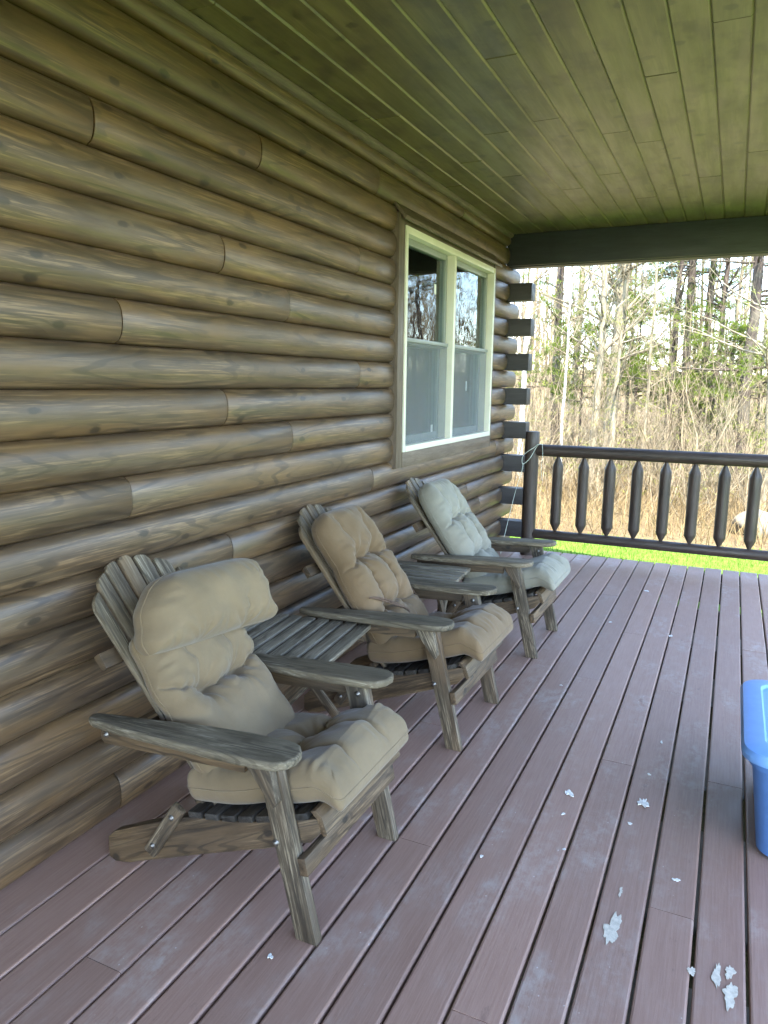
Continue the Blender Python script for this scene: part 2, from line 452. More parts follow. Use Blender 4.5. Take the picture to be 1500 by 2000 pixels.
# ------------------------------------------------------------------ terrain
GZ = -0.6
def sheet(name, x0, x1, y0, y1, z, n, mat, amp=0.0):
    xs = np.linspace(x0, x1, n); ys = np.linspace(y0, y1, n)
    V = [(x, y, z + amp * mnoise.noise((x * 0.12, y * 0.12, 0))) for y in ys for x in xs]
    F = [(j * n + i, j * n + i + 1, (j + 1) * n + i + 1, (j + 1) * n + i) for j in range(n - 1) for i in range(n - 1)]
    return tag(mesh_obj(name, V, F, mat, smooth=True), kind='structure')
sheet('ground', -500, 500, -300, 900, GZ - 0.012, 30, M['litter'])
lawn_edge = lambda x: 11.0 + 0.25 * math.sin(x * 0.9) + 0.15 * math.sin(x * 2.3 + 1)
V, F = [], []
xs = np.linspace(-9, 15, 60)
for x in xs: V += [(x, -26, GZ), (x, lawn_edge(x), GZ)]
F = [(2 * i, 2 * i + 2, 2 * i + 3, 2 * i + 1) for i in range(len(xs) - 1)]
tag(mesh_obj('lawn', V, F, M['lawn']), kind='structure')
def blades(name, n, xr, yr, hr, wr, mat, lean=0.35, label='', cat='grass', zfun=None, keep=None):
    x = RNG.uniform(*xr, n); y = RNG.uniform(*yr, n)
    if keep is not None:
        k = keep(x, y); x = x[k]; y = y[k]; n = len(x)
    h = RNG.uniform(*hr, n); w = RNG.uniform(*wr, n); a = RNG.uniform(0, 2 * np.pi, n)
    lx = RNG.normal(0, lean, n) * h; ly = RNG.normal(0, lean, n) * h
    z = np.full(n, GZ)
    ca, sa = np.cos(a) * w, np.sin(a) * w
    P = np.stack([np.stack([x - ca, y - sa, z], 1), np.stack([x + ca, y + sa, z], 1),
                  np.stack([x + ca * .6 + lx * .35, y + sa * .6 + ly * .35, z + h * .6], 1), np.stack([x - ca * .6 + lx * .35, y - sa * .6 + ly * .35, z + h * .6], 1),
                  np.stack([x + lx, y + ly, z + h], 1)], 1).reshape(-1, 3)
    F = []
    for i in range(n):
        b = 5 * i; F += [(b, b + 1, b + 2, b + 3), (b + 3, b + 2, b + 4)]
    o = mesh_obj(name, P, F, mat)
    return tag(o, label, cat, kind='stuff')
blades('lawn_grass', 26000, (-4, 6), (7.0, 11.3), (0.03, 0.075), (0.003, 0.006), M['grassblade'], 0.4, 'short bright green lawn grass beyond the porch railing', 'grass',
       keep=lambda x, y: y < 11.0 + 0.25 * np.sin(x * 0.9) + 0.15 * np.sin(x * 2.3 + 1))
blades('dry_grass', 30000, (-9, 10), (10.8, 22), (0.12, 0.6), (0.003, 0.008), M['dry'], 0.5, 'tan dry grass at the edge of the woods', 'dry grass',
       keep=lambda x, y: y > 11.0 + 0.25 * np.sin(x * 0.9) + 0.15 * np.sin(x * 2.3 + 1))

# ------------------------------------------------------------------ porch floor: one object for each deck board
PITCH_B, G0 = 0.1445, 2.2725
floor_o = empty('porch_floor'); tag(floor_o, kind='structure')
DECK_Y0, DECK_Y1 = -4.0, 7.2
def deck_board(xa, xb, ya, yb, dz=0.0):
    r = 0.006
    prof = [(xa, -0.03), (xb, -0.03), (xb, -r), (xb - r * .35, -r * .3), (xb - r * 1.2, 0), (xa + r * 1.2, 0), (xa + r * .35, -r * .3), (xa, -r)]
    n = len(prof)
    V = [(p[0], ya, p[1] + dz) for p in prof] + [(p[0], yb, p[1] + dz) for p in prof]
    F = [list(range(n)), list(range(2 * n - 1, n - 1, -1))] + [((i + 1) % n, i, n + i, n + (i + 1) % n) for i in range(n)]
    A = np.array(V)
    mesh_obj('plank', V, F, M['deck'], floor_o, A[:, [1, 0, 2]])
dj = {5: [4.08, -0.49], 6: [5.88], 2: [4.09, 0.42], 3: [3.165, 5.9], 0: [3.178, -.5], 1: [2.265], 7: [2.245, 5.88], 11: [1.33, 4.99], 9: [3.148], 4: [1.62, 4.99], 8: [4.08], 10: [2.25, 5.9],
      12: [3.16], 13: [0.42, 4.08], -1: [4.99], -2: [2.26], -3: [4.08], -4: [1.33]}
# board k lies between gap k (its right edge) and gap k+1
for k in range(-4, 15):
    xb = G0 - PITCH_B * k; xa = xb - PITCH_B
    gap = 0.0045 + 0.001 * random.uniform(-1, 1) - (0.0022 if k > 11 else 0)
    if k == 14: xa = 0.06
    cuts = [DECK_Y0] + sorted(dj.get(k, [])) + [DECK_Y1 + random.uniform(-0.004, 0.004)]
    for a, b in zip(cuts[:-1], cuts[1:]):
        deck_board(xa + gap, xb - gap, a + 0.0012, b - 0.0012, random.uniform(-0.0012, 0.0012))
# joists and the soil below show only through the gaps
for i, y in enumerate(np.arange(-3.24, 7.0, 0.9135)):
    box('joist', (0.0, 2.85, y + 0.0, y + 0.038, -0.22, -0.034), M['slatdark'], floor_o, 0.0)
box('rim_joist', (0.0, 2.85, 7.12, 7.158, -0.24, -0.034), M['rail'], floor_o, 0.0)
# worn patches where the paint is gone
def blob(cx, cy, rx, ry, seed, n=26, rough=0.35):
    rr = random.Random(seed)
    ph = [rr.uniform(0, 6.28) for _ in range(6)]
    pts = []
    for i in range(n):
        a = 2 * math.pi * i / n
        r = 1 + rough * (0.5 * math.sin(2 * a + ph[0]) + 0.45 * math.sin(3 * a + ph[1]) + 0.35 * math.sin(5 * a + ph[2]) + 0.3 * math.sin(9 * a + ph[3])) + rr.uniform(-.12, .12)
        pts.append((cx + rx * r * math.cos(a), cy + ry * r * math.sin(a)))
    return pts
def flat_blob(name, pts, z, mat, parent=None, th=0.0006, curl=0.0):
    n = len(pts)
    cx = sum(p[0] for p in pts) / n; cy = sum(p[1] for p in pts) / n
    V = [(p[0], p[1], z + (curl * random.uniform(0, 1))) for p in pts] + [(p[0], p[1], z - th) for p in pts] + [(cx, cy, z), (cx, cy, z - th)]
    F = [(i, (i + 1) % n, 2 * n) for i in range(n)] + [((i + 1) % n + n, i + n, 2 * n + 1) for i in range(n)] + [(i, i + n, (i + 1) % n + n, (i + 1) % n) for i in range(n)]
    return mesh_obj(name, V, F, mat, parent, np.array(V)[:, [1, 0, 2]])
for i, (x, y, rx, ry) in enumerate([(1.899, 2.111, .022, .062), (2.193, 2.055, .009, .05), (2.226, 2.083, .012, .024), (2.228, 1.995, .017, .045), (2.127, 2.04, .012, .013),
                                    (0.492, 1.423, .035, .05), (1.899, 2.296, .005, .022), (1.907, 2.876, .019, .030), (1.63, 2.81, .016, .02)]):
    if i in (5, 7, 8): continue
    flat_blob('worn_patch', blob(x, y, rx, ry, i + 20, 48, 0.38), 0.0024, M['bare'], floor_o)
# under the deck: soil
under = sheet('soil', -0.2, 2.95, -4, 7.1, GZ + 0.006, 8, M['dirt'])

# ------------------------------------------------------------------ the house: courses of logs
house = empty('log_house')
tag(house, 'log house wall of rounded brown logs with a double window', 'house')
CZ0, CC = 0.012, 0.1593
XS, XA = 0.090, 0.13
def log_piece(k, ya, yb, name='log', ztop=None):
    z0 = CZ0 + CC * k; z1 = z0 + CC
    if ztop: z1 = ztop
    zc, h = (z0 + z1) / 2, (z1 - z0) / 2
    rr = random.Random(k * 31 + int(ya * 100))
    jit = rr.uniform(-0.003, 0.003)
    m = 15
    prof = []
    for i in range(m):
        a = -1 + 2 * i / (m - 1)
        # flat-shouldered arc
        x = XS + (XA + jit - XS) * (max(0.0, 1 - abs(a) ** 2.2)) ** 0.55
        prof.append((x, zc + a * (h - 0.0012)))
    prof.append((-0.06, zc + h - 0.0012)); prof.append((-0.06, zc - h + 0.0012))
    n = len(prof)
    ns = max(2, int((yb - ya) / 0.35))
    ys = [ya, ya + 0.006] + list(np.linspace(ya, yb, ns)[1:-1]) + [yb - 0.006, yb]
    V, G, F = [], [], []
    for j, y in enumerate(ys):
        end = j in (0, len(ys) - 1)
        wob = 0.0018 * mnoise.noise((y * 1.4, k * 7.3, 0)) + 0.0012 * mnoise.noise((y * 4.0, k * 3.1, 5))
        for i, p in enumerate(prof):
            x, z = p
            if i < m:
                x += wob * (1 - abs(-1 + 2 * i / (m - 1)))
                if end: x -= 0.004; z = zc + (z - zc) * 0.985
            V.append((x, y, z)); G.append((y, i * 0.0165, 0.0 if i < m else 0.15))
    for j in range(len(ys) - 1):
        for i in range(n):
            F.append((j * n + i, j * n + (i + 1) % n, (j + 1) * n + (i + 1) % n, (j + 1) * n + i))
    F = [f[::-1] for f in F]
    F.append(list(range(n))); F.append(list(range(len(ys) * n - 1, (len(ys) - 1) * n - 1, -1)))
    G = np.array(G, float); G[:, 1] += k * 3.7; G[:, 0] += k * 11.3
    return mesh_obj(name, V, F, M['log'], house, G, 'auto')
WY0, WY1 = 4.36, 6.365          # window gap in the logs
joints = {0: [1.90, 5.2], 1: [3.3], 2: [5.55], 3: [3.73, 6.22], 4: [2.3, 5.87], 5: [2.62], 6: [4.05, 6.66], 7: [2.03], 8: [3.13], 9: [2.612], 10: [3.87], 11: [2.02], 12: [3.12], 13: [2.616], 14: [3.857],
          15: [1.94], 16: [2.9], 17: [4.10], 18: [5.58]}
Y0 = -4.0
for k in range(19):
    yend = 7.25 if k % 2 == 0 else 6.905
    if k >= 17: yend = 6.9
    if k == 16: yend = 7.25
    zt = 2.975 if k == 18 else None
    js = sorted(joints.get(k, []))
    cuts = [Y0] + js + [yend]
    segs = list(zip(cuts[:-1], cuts[1:]))
    out = []
    for a, b in segs:
        if 7 <= k <= 16:
            if b <= WY0 or a >= WY1: out.append((a, b))
            else:
                if a < WY0: out.append((a, WY0))
                if b > WY1: out.append((WY1, b))
        else: out.append((a, b))
    for a, b in out: log_piece(k, a + 0.0020, b - 0.0020, ztop=zt)
# crossing logs of the end wall, square ends past the corner
for i in range(8):
    z0 = CZ0 + CC * (2 * i + 1)
    box('corner_log', (-1.2, 0.335 + random.uniform(-.006, .006), 6.905, 7.045, z0 + 0.002, z0 + CC - 0.002), M['corner'], house, 0.004)
    # end wall logs behind, hidden from here
box('end_wall', (-1.5, 0.05, 6.93, 7.02, 0.0, 2.95), M['corner'], house, 0.0)
# crown strip between wall and ceiling
prism('crown_strip', [(0.09, 2.983), (0.158, 2.983), (0.155, 2.966), (0.14, 2.952), (0.118, 2.945), (0.09, 2.945)], Y0, 6.90, M['trim'], house, bev=0.0, grain=(0, 1, 0))
prism('roof', [(3.42, 3.02), (3.42, 3.14), (-4.5, 6.1), (-12.0, 3.2), (-12.0, 3.05), (-4.5, 5.95)], Y0, 7.4, M['soffit'], house, bev=0.0)
box('roof_soffit', (-11.5, -0.31, Y0, 7.3, 2.96, 3.0), M['soffit'], house, 0.0)
# room behind the window
for nm, b in (('room_wall', (-3.2, -3.1, 3.2, 7.0, 0.0, 2.9)), ('room_wall', (-3.1, -0.06, 3.1, 3.2, 0.0, 2.9)), ('room_floor', (-3.1, -0.06, 3.2, 6.9, 0.3, 0.4)), ('room_ceiling', (-3.1, -0.06, 3.2, 6.9, 2.75, 2.85))):
    box(nm, b, M['room'], house, 0.0)

# ------------------------------------------------------------------ window, a part of the house with its own pieces
win = empty('window'); win.parent = house
tag(win, 'double window with cream frame and brown wooden trim')
box('casing', (-0.05, 0.150, 4.335, 4.425, 1.088, 2.672), M['trim'], win, 0.003, 'z')
box('casing', (-0.05, 0.147, 6.342, 6.392, 1.088, 2.66), M['trim'], win, 0.003, 'z')
box('sill_board', (-0.05, 0.152, 4.4265, 6.3405, 1.088, 1.186), M['trim'], win, 0.003, 'y')
box('head_board', (-0.05, 0.140, 4.4265, 6.3405, 2.614, 2.66), M['trim'], win, 0.003, 'y')
prism('drip_cap', [(0.085, 2.742), (0.10, 2.752), (0.192, 2.652), (0.190, 2.632), (0.176, 2.630), (0.172, 2.645)], 4.345, 6.42, M['trim'], win, bev=0.002, grain=(0, 1, 0))
FY0, FY1, FZ0, FZ1, FM = 4.428, 6.339, 1.188, 2.612, 5.346
fwid = 0.036
box('frame', (-0.02, 0.158, FY0, FY0 + fwid, FZ0, FZ1), M['vinyl'], win, 0.004)
box('frame', (-0.02, 0.158, FY1 - fwid, FY1, FZ0, FZ1), M['vinyl'], win, 0.004)
box('frame', (-0.02, 0.157, FY0 + fwid, FY1 - fwid, FZ1 - 0.045, FZ1), M['vinyl'], win, 0.004)
box('frame', (-0.02, 0.160, FY0 + fwid, FY1 - fwid, FZ0, FZ0 + 0.04), M['vinyl'], win, 0.004)
box('mullion', (-0.02, 0.156, FM - 0.023, FM + 0.023, FZ0 + 0.04, FZ1 - 0.045), M['vinyl'], win, 0.004)
for (a, b) in ((FY0 + fwid, FM - 0.023), (FM + 0.023, FY1 - fwid)):
    zb, zt, zm = FZ0 + 0.04, FZ1 - 0.045, 1.915
    # outer ledge of the frame, then upper sash (outside) and lower sash (inside)
    for (x0, x1, za, zc, w, nm) in ((0.062, 0.100, zm - 0.02, zt, 0.042, 'upper_sash'), (0.018, 0.056, zb, zm + 0.022, 0.048, 'lower_sash')):
        V, Fc = [], []
        bag = Bag()
        for bb in ((x0, x1, a + .002, a + w, za, zc), (x0, x1, b - w, b - .002, za, zc), (x0, x1, a + w, b - w, za, za + w), (x0, x1, a + w, b - w, zc - w, zc)):
            bag.add(bevelled(*box_vf(*bb), 0.003))
        mesh_obj(nm, bag.V, bag.F, M['sash'], win, None, 'auto')
        box('pane', ((x0 + x1) / 2 - .003, (x0 + x1) / 2 + .003, a + w - .004, b - w + .004, za + w - .004, zc - w + .004), M['glass'], win, 0.0, smooth=False)
    box('screen', (0.112, 0.1135, a + .004, b - .004, zb, zm + 0.01), M['screen'], win, 0.0, smooth=False)
    box('screen_rail', (0.104, 0.122, a + .001, b - .001, zm - 0.006, zm + 0.018), M['sash'], win, 0.002)
    # drapes hanging just inside
    for (c0, c1) in ((b - 0.27, b - 0.02), (a + .0, a + 0.10)):
        nn = 40
        V = []
        for i in range(nn):
            y = c0 + (c1 - c0) * i / (nn - 1)
            x = -0.16 + 0.022 * math.sin(i * 1.25) + 0.008 * math.sin(i * 0.6 + 1)
            V += [(x, y, 0.55), (x, y, 2.70), (x - .003, y, 0.55), (x - .003, y, 2.70)]
        Fc = []
        for i in range(nn - 1):
            Fc += [(4 * i, 4 * i + 4, 4 * i + 5, 4 * i + 1), (4 * i + 2, 4 * i + 3, 4 * i + 7, 4 * i + 6)]
        mesh_obj('drape', V, Fc, M['curtain'], win, None, True)
# paper stickers left on the glass
for (x, y0, y1, z0, z1) in ((0.0855, 5.10, 5.135, 2.27, 2.34), (0.041, 5.98, 6.005, 1.58, 1.66), (0.041, 5.45, 5.50, 1.27, 1.41), (0.041, 5.20, 5.24, 1.26, 1.33)):
    box('sticker', (x, x + 0.001, y0, y1, z0, z1), M['sticker'], win, 0.0, smooth=False)

# ------------------------------------------------------------------ porch ceiling of tongue and groove boards
CEZ = 2.985
ceil_o = empty('porch_ceiling'); tag(ceil_o, kind='structure')
cedges = [0.13, 0.278, 0.43, 0.578, 0.726, 0.876, 1.024, 1.17, 1.32, 1.47, 1.616, 1.761, 1.903, 2.045, 2.19, 2.335, 2.48, 2.625, 2.77, 2.915, 3.06, 3.2]
cj = {0: [2.4, 3.67, 5.1], 1: [3.70], 2: [1.4, 4.6], 3: [2.2, 5.0], 4: [4.15], 5: [5.48, 1.5], 6: [3.235, 4.05], 7: [2.1, 5.2], 8: [1.7, 4.39, 5.93], 9: [2.6, 4.62], 10: [3.69], 11: [2.2, 5.51], 12: [3.27], 13: [5.05, 2.6]}
for k in range(len(cedges) - 1):
    xa, xb = cedges[k] + 0.0004, cedges[k + 1] - 0.0004
    ch = 0.0075
    cuts = [Y0] + sorted(cj.get(k, [1.0])) + [6.985]
    for a, b in zip(cuts[:-1], cuts[1:]):
        a += 0.0012; b -= 0.0012
        dz = random.uniform(-0.001, 0.001)
        V = []
        for y, e in ((a, 1), (a + 0.004, 0), (b - 0.004, 0), (b, 1)):
            zz = CEZ + dz + (0.004 if e else 0)
            V += [(xa, y, CEZ + ch), (xa + ch, y, zz), (xb - ch, y, zz), (xb, y, CEZ + ch), (xb, y, CEZ + 0.018), (xa, y, CEZ + 0.018)]
        F = []
        for j in range(3):
            for i in range(6):
                F.append((j * 6 + i, j * 6 + (i + 1) % 6, (j + 1) * 6 + (i + 1) % 6, (j + 1) * 6 + i))
        F += [list(range(5, -1, -1)), list(range(18, 24))]
        A = np.array(V)
        mesh_obj('plank', V, F, M['ceil'], ceil_o, A[:, [1, 0, 2]])
box('roof_deck', (-0.3, 3.3, Y0, 7.4, CEZ + 0.022, CEZ + 0.10), M['soffit'], ceil_o, 0.0)
# beams that carry the porch roof
beam = empty('porch_beam'); tag(beam, 'dark brown roof beam across the far end of the porch', 'beam')
box('beam_board', (0.10, 3.05, 6.86, 6.90, 2.708, CEZ - 0.002), M['beam'], beam, 0.004)
box('beam_board', (0.10, 3.05, 6.902, 7.04, 2.70, CEZ - 0.002), M['beam'], beam, 0.004)
sbeam = empty('side_beam'); tag(sbeam, 'dark brown roof beam along the open side of the porch', 'beam')
box('beam_board', (2.84, 3.0, Y0, 6.855, 2.74, CEZ - 0.002), M['beam'], sbeam, 0.004, 'y')

# ------------------------------------------------------------------ railing
rail = empty('porch_railing', (0.385, 6.97, 0))
tag(rail, 'dark brown round-log railing with eight-sided pointed balusters at the porch end', 'railing')
def turned(name, axis, prof, n, mat, parent, off, facet=False, seed=0):
    """lathe: prof = [(t, r)], axis 'z' or 'x'"""
    V, G, F = [], [], []
    for (t, r) in prof:
        for k in range(n):
            a = 2 * math.pi * k / n + 0.2
            rr = r * (1 + 0.018 * mnoise.noise((math.cos(a) * 1.5 + seed, math.sin(a) * 1.5, t * 1.6)))
            p = (rr * math.cos(a), rr * math.sin(a), t) if axis == 'z' else (t, rr * math.cos(a), rr * math.sin(a))
            V.append((p[0] + off[0], p[1] + off[1], p[2] + off[2])); G.append((t, rr * math.cos(a), rr * math.sin(a)))
    m = len(prof)
    for j in range(m - 1):
        for k in range(n):
            f = (j * n + k, j * n + (k + 1) % n, (j + 1) * n + (k + 1) % n, (j + 1) * n + k)
            F.append(f if axis == 'z' else f)
    F.append(list(range(n - 1, -1, -1))); F.append(list(range((m - 1) * n, m * n)))
    return mesh_obj(name, V, F, mat, parent, G, 'auto')
def barprof(a, b, r, n=10): return [(a, r * .96), (a + .006, r)] + [(a + (b - a) * i / n, r) for i in range(1, n)] + [(b - .006, r), (b, r * .96)]
turned('post', 'z', barprof(0.0, 1.198, 0.068), 22, M['rail'], rail, (0, 0, 0), seed=3)
turned('post', 'z', barprof(0.0, 2.70, 0.072), 22, M['rail'], rail, (2.55, 0, 0), seed=8)
turned('top_rail', 'x', barprof(0.05, 2.50, 0.056, 20), 18, M['rail'], rail, (0, 0, 1.024), seed=5)
turned('bottom_rail', 'x', barprof(0.05, 2.50, 0.046, 20), 18, M['rail'], rail, (0, 0, 0.213), seed=6)
for i in range(9):
    x = 0.643 + 0.2395 * i - 0.385
    R0 = 0.05 * random.uniform(0.97, 1.03)
    turned('baluster', 'z', [(0.245, 0.012), (0.262, 0.016), (0.33, R0), (0.345, R0 * 1.01)] + [(0.345 + 0.53 * j / 6, R0 * (1 + .015 * random.uniform(-1, 1))) for j in range(1, 6)] + [(0.875, R0), (0.89, R0 * .97), (0.962, 0.018), (0.985, 0.014)],
           20, M['rail'], rail, (x, 0, 0), seed=i * 5.1)

# cord looped over the post
bag = Bag()
bag.add(tube_vf(smooth_path([(0.462, 6.87, 1.085), (0.43, 6.875, 1.055), (0.373, 6.85, 1.012), (0.325, 6.87, 0.962), (0.338, 6.84, 0.897), (0.40, 6.85, 0.953), (0.462, 6.88, 1.075), (0.50, 6.9, 1.085)], 8), 0.0028, 6))
bag.add(tube_vf(smooth_path([(0.338, 6.84, 0.897), (0.338, 6.82, 0.84), (0.283, 6.80, 0.609), (0.198, 6.80, 0.19), (0.17, 6.79, 0.012)], 8), 0.0026, 6))
bag.add(tube_vf(smooth_path([(0.50, 6.9, 1.085), (0.51, 6.895, 0.98), (0.50, 6.90, 0.86), (0.515, 6.905, 0.74)], 6), 0.002, 5))
tag(mesh_obj('cord', bag.V, bag.F, M['cord'], None, None, True), 'thin pale cord looped over the railing post', 'cord')

# ------------------------------------------------------------------ folding adirondack chair
OX = 0.68
BK_O = (0.475, 0.565); BK_D = (-0.595, 0.804); BK_N = (0.804, 0.595)
def bk(s, w=0.0):          # point on the back plane: s runs up the back from z = 0.27, w out towards the sitter
    s0 = (0.27 - BK_O[1]) / BK_D[1]
    return (BK_O[0] + BK_D[0] * (s + s0) + BK_N[0] * w - OX, BK_O[1] + BK_D[1] * (s + s0) + BK_N[1] * w)
def seat_z(x): return 0.285 + (x - 0.6) * 0.26 - 0.018 * math.sin(math.pi * min(1, max(0, (x - 0.6) / 0.5)))
def bolt(parent, x, y, z, sgn):
    V, F = [], []
    n = 10
    for r, d in ((0.0105, 0.0), (0.0105, 0.002), (0.007, 0.003), (0.007, 0.006), (0.004, 0.0085)):
        for k in range(n):
            a = 2 * math.pi * k / n
            V.append((x + r * math.cos(a), y + sgn * d, z + r * math.sin(a)))
    for j in range(4):
        for k in range(n): F.append((j * n + k, j * n + (k + 1) % n, (j + 1) * n + (k + 1) % n, (j + 1) * n + k))
    F.append(list(range(4 * n, 5 * n)))
    mesh_obj('bolt', V, F, M['bolt'], parent, None, True)
def make_chair():
    root = empty('adirondack_chair')
    for sg in (-1, 1):
        # front leg
        y0 = sg * 0.262; y1 = sg * 0.298
        ya, yb = min(y0, y1), max(y0, y1)
        prism('front_leg', [(1.052 - OX, 0.0), (1.124 - OX, 0.0), (0.992 - OX, 0.566), (0.915 - OX, 0.566)], ya, yb, M['grey'], root, bev=0.004, grain=(-0.23, 0, 1))
        # wedge under the arm, on the outer face of the leg
        y2 = sg * 0.2985; y3 = sg * 0.328
        prism('arm_wedge', [(0.888 - OX, 0.562), (0.985 - OX, 0.562), (1.010 - OX, 0.445), (0.998 - OX, 0.425)], min(y2, y3), max(y2, y3), M['grey'], root, bev=0.003, grain=(0.5, 0, -1))
        # long side rail of the seat, foot at the rear
        y4 = sg * 0.226; y5 = sg * 0.2605
        top = [(0.30, 0.112), (0.45, 0.182), (0.60, 0.248)]
        top += [(x, seat_z(x) - 0.028) for x in np.linspace(0.66, 1.06, 9)]
        pts = [(0.272, 0.012), (0.30, 0.0), (0.36, 0.012), (0.70, 0.150), (0.92, 0.235), (1.085, 0.305), (1.118, 0.345), (1.105, 0.385)] + top[::-1] + [(0.272, 0.085)]
        prism('side_rail', [(a - OX, b) for a, b in pts], min(y4, y5), max(y4, y5), M['stringer'], root, bev=0.003, grain=(0.92, 0, 0.4))
        # arm: narrow rounded tail, broad rounded front
        out = [(0.305, 0.300), (0.292, 0.316), (0.298, 0.338), (0.33, 0.353), (0.45, 0.367), (0.62, 0.377), (0.80, 0.384), (0.98, 0.385), (1.035, 0.378), (1.066, 0.357), (1.078, 0.325), (1.072, 0.285), (1.048, 0.254), (1.005, 0.240),
               (0.86, 0.238), (0.72, 0.246), (0.60, 0.262), (0.48, 0.280), (0.38, 0.290)]
        n = len(out)
        V = []
        for zo in (0.0, 0.028):
            for a, b in out: V.append((a - OX, sg * b, 0.538 + (a - 0.3) * 0.05 + zo))
        F = [list(range(n)), list(range(2 * n - 1, n - 1, -1))] + [(i, (i + 1) % n, n + (i + 1) % n, n + i) for i in range(n)]
        V, F = bevelled(V, F, 0.009, 3)
        arm = mesh_obj('armrest', V, F, M['greytop'], root, None, 'auto')
        bag = Bag()
        # apron under the arm
        y6 = sg * 0.299; y7 = sg * 0.325
        prism('arm_rail', [(0.335 - OX, 0.49), (0.35 - OX, 0.478), (0.90 - OX, 0.512), (0.90 - OX, 0.5665), (0.335 - OX, 0.5385)], min(y6, y7), max(y6, y7), M['stringer'], root, bev=0.003, grain=(1, 0, 0.05))
        # short diagonal link at the rear
        y8 = sg * 0.274
        plank('link', (0.475 - OX, y8, 0.098), (0.605 - OX, y8, 0.292), 0.048, 0.026, M['grey'], root, up=(-0.8, 0, 0.6), bev=0.006)
        for bx, by, bz in ((0.988, 0.2985, 0.30), (0.497, 0.2875, 0.135), (0.582, 0.2875, 0.258), (0.36, 0.3255, 0.512)):
            bolt(root, bx - OX, sg * by, bz, sg)
        bolt(root, 0.968 - OX, sg * 0.2615, 0.54, -sg)
    # seat slats
    xs_ = np.linspace(0.66, 1.05, 7)
    for i, x in enumerate(xs_):
        z = seat_z(x) - 0.016
        sl = 0.26 - 0.018 * math.pi / 0.5 * math.cos(math.pi * (x - 0.6) / 0.5)
        t = Vector((1, 0, sl)).normalized(); nrm = Vector((-t.z, 0, t.x))
        V, F = box_vf(-0.027, 0.027, -0.268, 0.268, -0.011, 0.011)
        V, F = bevelled(V, F, 0.005)
        W = [(x - OX + v[0] * t.x + v[2] * nrm.x, v[1], z + v[0] * t.z + v[2] * nrm.z) for v in V]
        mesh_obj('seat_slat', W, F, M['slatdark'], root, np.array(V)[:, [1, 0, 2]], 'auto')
    # rounded front slat and the stretcher on the front of the legs
    prism('front_slat', [(1.083 - OX, 0.405), (1.100 - OX, 0.412), (1.122 - OX, 0.395), (1.140 - OX, 0.345), (1.132 - OX, 0.335), (1.119 - OX, 0.342), (1.104 - OX, 0.385)], -0.2612, 0.2612, M['stringer'], root, bev=0.002, grain=(0, 1, 0))
    plank('stretcher', (1.083 - OX, -0.305, 0.25), (1.083 - OX, 0.305, 0.25), 0.055, 0.026, M['stringer'], root, up=(-0.2, 0, 1), bev=0.003)
    # back slats, fanned
    ns = 7
    for i in range(ns):
        c = (i - 3) / 3.5
        hb, ht = 0.208, 0.262
        y0b, y1b = hb * (i - 3.5) / 3.5 + 0.0055, hb * (i - 2.5) / 3.5 - 0.0055
        y0t, y1t = ht * (i - 3.5) / 3.5 + 0.009, ht * (i - 2.5) / 3.5 - 0.009
        stop = lambda y: 0.915 - 0.17 * (y / 0.262) ** 2
        rows = [(y0b, 0.0), (y1b, 0.0)]
        s1 = stop(y1t); s0 = stop(y0t); sm = stop((y0t + y1t) / 2) + 0.006
        poly = [(y0b, 0.0), (y1b, 0.0), (y1t, s1 - 0.004), (y1t - 0.010, s1 + (sm - s1) * .5 + .004), ((y0t + y1t) / 2, sm + .001), (y0t + 0.010, s0 + (sm - s0) * .5 + .004), (y0t, s0 - 0.004)]
        n = len(poly)
        V = []
        for w in (-0.020, 0.0):
            for (y, s) in poly:
                V.append((y, s, w))
        F = [list(range(n)), list(range(2 * n - 1, n - 1, -1))] + [(k, (k + 1) % n, n + (k + 1) % n, n + k) for k in range(n)]
        V, F = bevelled(V, F, 0.004)
        W = []
        for (y, s, w) in V:
            bx, bz = bk(s, w + 0.035 * (y / 0.262) ** 2)
            W.append((bx, y, bz))
        mesh_obj('back_slat', W, F, M['slat'], root, np.array(V)[:, [1, 0, 2]], 'auto')
    for s, hw, th, wd in ((0.60, 0.285, 0.03, 0.055), (0.33, 0.298, 0.03, 0.06), (0.035, 0.215, 0.03, 0.06)):
        p = bk(s, -0.037)
        plank('back_rail', (p[0], -hw, p[1]), (p[0], hw, p[1]), wd, th, M['stringer'], root, up=(BK_D[0], 0, BK_D[1]), bev=0.004)
    for i in (1, 2, 4, 5):
        y = (i - 3) * 0.068
        p = bk(0.60, 0.0 + 0.035 * (y / 0.262) ** 2)
        V, F = [], []
        for r, d in ((0.0065, 0.0003), (0.0065, 0.002), (0.003, 0.003)):
            for k in range(8):
                a = 2 * math.pi * k / 8
                ds, dy = r * math.cos(a), r * math.sin(a)
                V.append((p[0] + BK_D[0] * ds + BK_N[0] * d, y + dy, p[1] + BK_D[1] * ds + BK_N[1] * d))
        F = [(j * 8 + k, j * 8 + (k + 1) % 8, j * 8 + 8 + (k + 1) % 8, j * 8 + 8 + k) for j in range(2) for k in range(8)] + [list(range(16, 24))]
        mesh_obj('screw', V, F, M['bolt'], root, None, True)
    return root
ch1 = make_chair()
chairs = [ch1, copy_tree(ch1), copy_tree(ch1)]
CPOS = [(OX, 1.950, 0.0), (OX - 0.004, 3.247, -0.012), (OX + 0.026, 4.535, 0.0)]
labs = ['weathered wooden adirondack chair nearest the camera, its cushion top folded forward',
        'weathered wooden adirondack chair in the middle, holding the brown cushion with ties',
        'weathered wooden adirondack chair farthest away, holding the pale grey cushion']
for c, p, l in zip(chairs, CPOS, labs):
    c.location = (p[0], p[1], 0); c.rotation_euler = (0, 0, p[2])
    tag(c, l, 'chair', 'adirondack chairs along the log wall')

